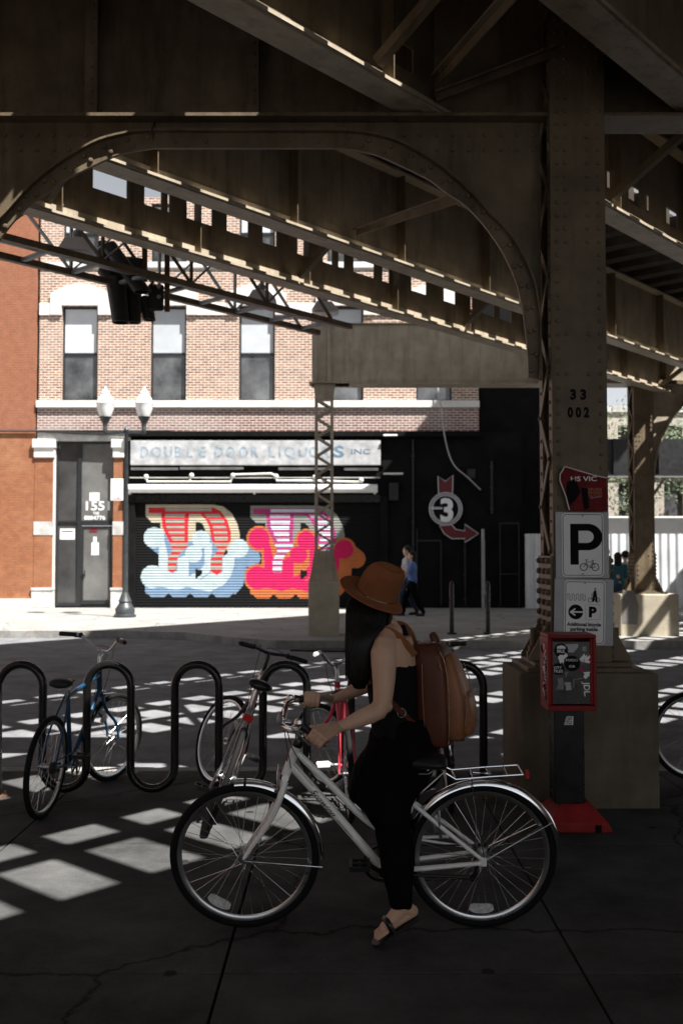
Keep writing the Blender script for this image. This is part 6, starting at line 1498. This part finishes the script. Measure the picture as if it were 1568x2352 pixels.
    m = MB(); rbox(m, .05, .128, [(-.215, .6, .8, .10), (-.20, .95, .95, .10), (-.12, 1.25, 1, .105), (-.02, 1.3, 1, .105), (.04, 1.1, .97, .10), (.11, .9, .9, .092), (.175, .5, .8, .08), (.19, .3, .7, .075)], 3); m.build('front_pocket', M['leather2'], br, smooth=True, sub=1, sharp=80)
    m = MB(); rbox(m, .03, .105, [(-.19, .5, .8, .155), (-.175, 1, .95, .155), (-.08, 1.25, 1, .158), (-.01, 1.05, 1, .152), (.02, .6, .9, .145)], 3); m.build('lower_pocket', M['leather2'], br, smooth=True, sub=1, sharp=80)
    m = MB()
    for s in (-1, 1):
        m.tube(spline([b_(.075, s*.132, -.22), b_(.083, s*.1385, -.1), b_(.083, s*.1395, .05), b_(.07, s*.14, .16), b_(.045, s*.12, .215), b_(.03, 0, .245)], 5), .0023, 6)
        m.tube(spline([b_(-.03, s*.150, -.19), b_(-.035, s*.1515, .0), b_(-.035, s*.147, .15)], 5), .0016, 6)
        m.tube(spline([b_(.152, s*.112, -.14), b_(.165, s*.118, -.03), b_(.15, s*.122, .06), b_(.125, s*.12, .13)], 5), .0023, 6)
    m.tube(spline([b_(.178, -.10, .005), b_(.192, 0, .02), b_(.178, .10, .005)], 5), .0025, 6); m.build('zip', M['brass'], br, smooth=True)
    m = MB(); m.tube(spline([b_(.02, -.035, .225), b_(.0, -.035, .27), b_(.0, 0, .28), b_(.0, .035, .27), b_(.02, .035, .225)], 5), .009, 10, flat=1.6); m.build('top_handle', M['leather'], br, smooth=True)
    m = MB(); m.tube([b_(.03, -.12, .18), b_(.045, -.15, .15), b_(.055, -.152, .12)], .005, 6, flat=2); m.box(0, 0, 0, 0, 0, 0) if False else None; m.build('zip_pull', M['leather2'], br)
    m = MB(); q = b_(.008, -.04, .235); m.ball(q, .014, n=8); m.build('handle_stud', M['alloy'], br, smooth=True)
    def strap(name, pts, wd, th=.004, wdir=None, mt='leather2'):
        sp = spline([o2(p) for p in pts], 6); s = MB(); n = len(sp); vs = []
        for i in range(n):
            t = (sp[min(n-1, i+1)]-sp[max(0, i-1)]).normalized(); wv = wdir(i/(n-1)); wv = (wv-t*wv.dot(t)).normalized(); nn = t.cross(wv)
            for a, b in ((-1, -1), (1, -1), (1, 1), (-1, 1)): vs.append(sp[i]+wv*wd*a+nn*th*b)
        s.add(vs, [(i*4+j, i*4+(j+1) % 4, i*4+4+(j+1) % 4, i*4+4+j) for i in range(n-1) for j in range(4)]+[(0, 1, 2, 3), ((n-1)*4+3, (n-1)*4+2, (n-1)*4+1, (n-1)*4)])
        s.build(name, M[mt], br, smooth=True, sharp=50)
    o2 = lambda p: p-bag
    strap('shoulder_strap', [W_(950, 1506, 4.68), W_(932, 1482, 4.655), W_(912, 1462, 4.655), W_(892, 1450, 4.665), W_(872, 1452, 4.69), W_(857, 1475, 4.71), W_(850, 1520, 4.72), W_(856, 1570, 4.68)], .021, wdir=lambda t: Vector((.55, -.35, 1)).lerp(Vector((1, -.5, .2)), min(1, t*1.3)))
    strap('shoulder_strap', [W_(955, 1490, 4.86), W_(945, 1462, 4.88), W_(932, 1442, 4.89), W_(915, 1434, 4.89), W_(895, 1440, 4.9), W_(880, 1470, 4.91)], .018, wdir=lambda t: Vector((.7, -.4, .8)))
    strap('lower_strap', [W_(872, 1590, 4.64), W_(900, 1615, 4.63), W_(930, 1645, 4.645), W_(958, 1670, 4.67)], .014, wdir=lambda t: Vector((.5, -.2, 1)), mt='leather')
    m = MB(); q = o2(W_(922, 1638, 4.636)); m.ring(q, (1, 0, 0), (0, 0, 1), .02, [(.003, 0), (0, .003), (-.003, 0), (0, -.003)], 20); m.build('buckle', M['alloy'], br)
woman()

def walker(label, p, h, facing, shirt, pants, hair, longhair, stride, group=None, arm=None, lean=0):
    """simple full figure; p foot point, facing = angle of walking direction in the ground plane"""
    r = empty('person', p, label, 'person', group); k = h/1.75
    f = Vector((math.cos(facing), math.sin(facing), 0)); l = Vector((-f.y, f.x, 0))
    q = lambda a, b, z: (f*a+l*b+Vector((0, 0, z)))*k
    m = MB()
    m.limb([q(0, 0, 1.42), q(.01, 0, 1.52)], [.055*k, .05*k]); m.ball(q(.015, 0, 1.63), .098*k, sx=.92, sy=.8, sz=1.18, n=16); m.ball(q(.11, 0, 1.61), .016*k, n=8); m.ball(q(.05, 0, 1.56), .05*k, n=10)
    for s in (-1, 1): m.ball(q(.0, s*.08, 1.62), .022*k, sy=.4, n=8)
    arms = arm or {1: [(-.05, .2, 1.12), (.1, .22, .92)], -1: [(-.03, -.2, 1.12), (.14, -.2, .95)]}
    for s in (-1, 1):
        e, w_ = arms[s]; a0 = q(0, s*.17, 1.40); m.limb([a0, q(*e), q(*w_)], [.05*k, .04*k, .026*k]); d = (q(*w_)-q(*e)).normalized(); hp = q(*w_)
        m.limb([hp, hp+d*.08*k], [.024*k, .03*k]); 
        for t in range(4): m.limb([hp+d*.08*k+l*(t-1.5)*.016*k, hp+d*.15*k+l*(t-1.5)*.018*k+f*.02*k], [.010*k, .008*k], 6)
        m.limb([hp+d*.03*k, hp+d*.08*k+f*.04*k], [.013*k, .009*k], 6)
    m.limb([q(0, 0, .95), q(0, 0, 1.35)], [.12*k, .12*k])
    for s in (-1, 1):
        st = stride*s; m.limb([q(0, s*.09, .92), q(.5*st+.05, s*.09, .5), q(st, s*.09, .09)], [.08*k, .055*k, .036*k])
    fuse(m, 'body', M['skin'], r, .012*k, 3)
    m = MB(); m.loft([(q(0, 0, z), f*a*k, l*b*k) for z, a, b in ((.9, .12, .17), (1.0, .12, .165), (1.15, .115, .16), (1.3, .125, .18), (1.4, .11, .19), (1.45, .07, .12))], 18)
    for s in (-1, 1): e, w_ = arms[s]; a0 = q(0, s*.17, 1.40); E = q(*e); m.limb([a0, a0.lerp(E, .9)], [.064*k, .054*k])
    folds(fuse(m, 'shirt', M[shirt], r, .012*k, 3), .012, (10, 10, 8))
    m = MB(); m.loft([(q(0, 0, z), f*a*k, l*b*k) for z, a, b in ((.8, .12, .17), (.9, .125, .175), (.97, .122, .17))], 18)
    for s in (-1, 1): st = stride*s; m.limb([q(0, s*.09, .86), q(.5*st+.05, s*.09, .5), q(st-.02, s*.09, .12)], [.1*k, .075*k, .06*k])
    folds(fuse(m, 'trousers', M[pants], r, .012*k, 3), .012, (12, 12, 6))
    for s in (-1, 1):
        st = stride*s; m = MB(); m.limb([q(st-.03, s*.09, .04), q(st+.08, s*.09, .035), q(st+.15, s*.09, .03)], [.042*k, .04*k, .03*k]); m.build('shoe', M['plastic'], r, smooth=True)
    m = MB(); m.ball(q(-.015, 0, 1.67), .105*k, sx=1, sy=.9, sz=1.0, n=14)
    if longhair: m.loft([(q(-.05, 0, z), f*a*k, l*b*k) for z, a, b in ((1.35, .04, .08), (1.45, .06, .1), (1.6, .08, .1), (1.7, .07, .08))], 12)
    fuse(m, 'hair', M[hair], r, .012*k, 2)
p = at(934, 1409, 25.9); p.z = WZ
walker('person in a pale shirt with an arm round a companion, on the far pavement', p+Vector((.02, .12, 0)), 1.80, R(180), 'lshirt', 'denim', 'hair', False, .22, 'couple walking arm in arm on the far pavement', {1: [(-.02, .22, 1.13), (.12, .24, .92)], -1: [(-.10, -.10, 1.24), (-.12, .06, 1.34)]})
walker('dark-haired person in a blue shirt walking by the black wall', p+Vector((.12, -.28, 0)), 1.66, R(180), 'blue', 'trouser', 'hair', True, -.26, 'couple walking arm in arm on the far pavement', {1: [(.12, .2, 1.16), (.22, .05, 1.28)], -1: [(.12, -.1, 1.14), (.25, .02, 1.22)]})
p = at(1419, 1410, 23.5); p.z = WZ
walker('person in teal seen between the columns at the far kerb', p, 1.62, R(80), 'teal', 'denim', 'hair', True, .12)
p = at(1436, 1408, 24.6); p.z = WZ
walker('person in a white shirt seen beside the distant column', p, 1.66, R(100), 'lshirt', 'trouser', 'hair', False, -.12)
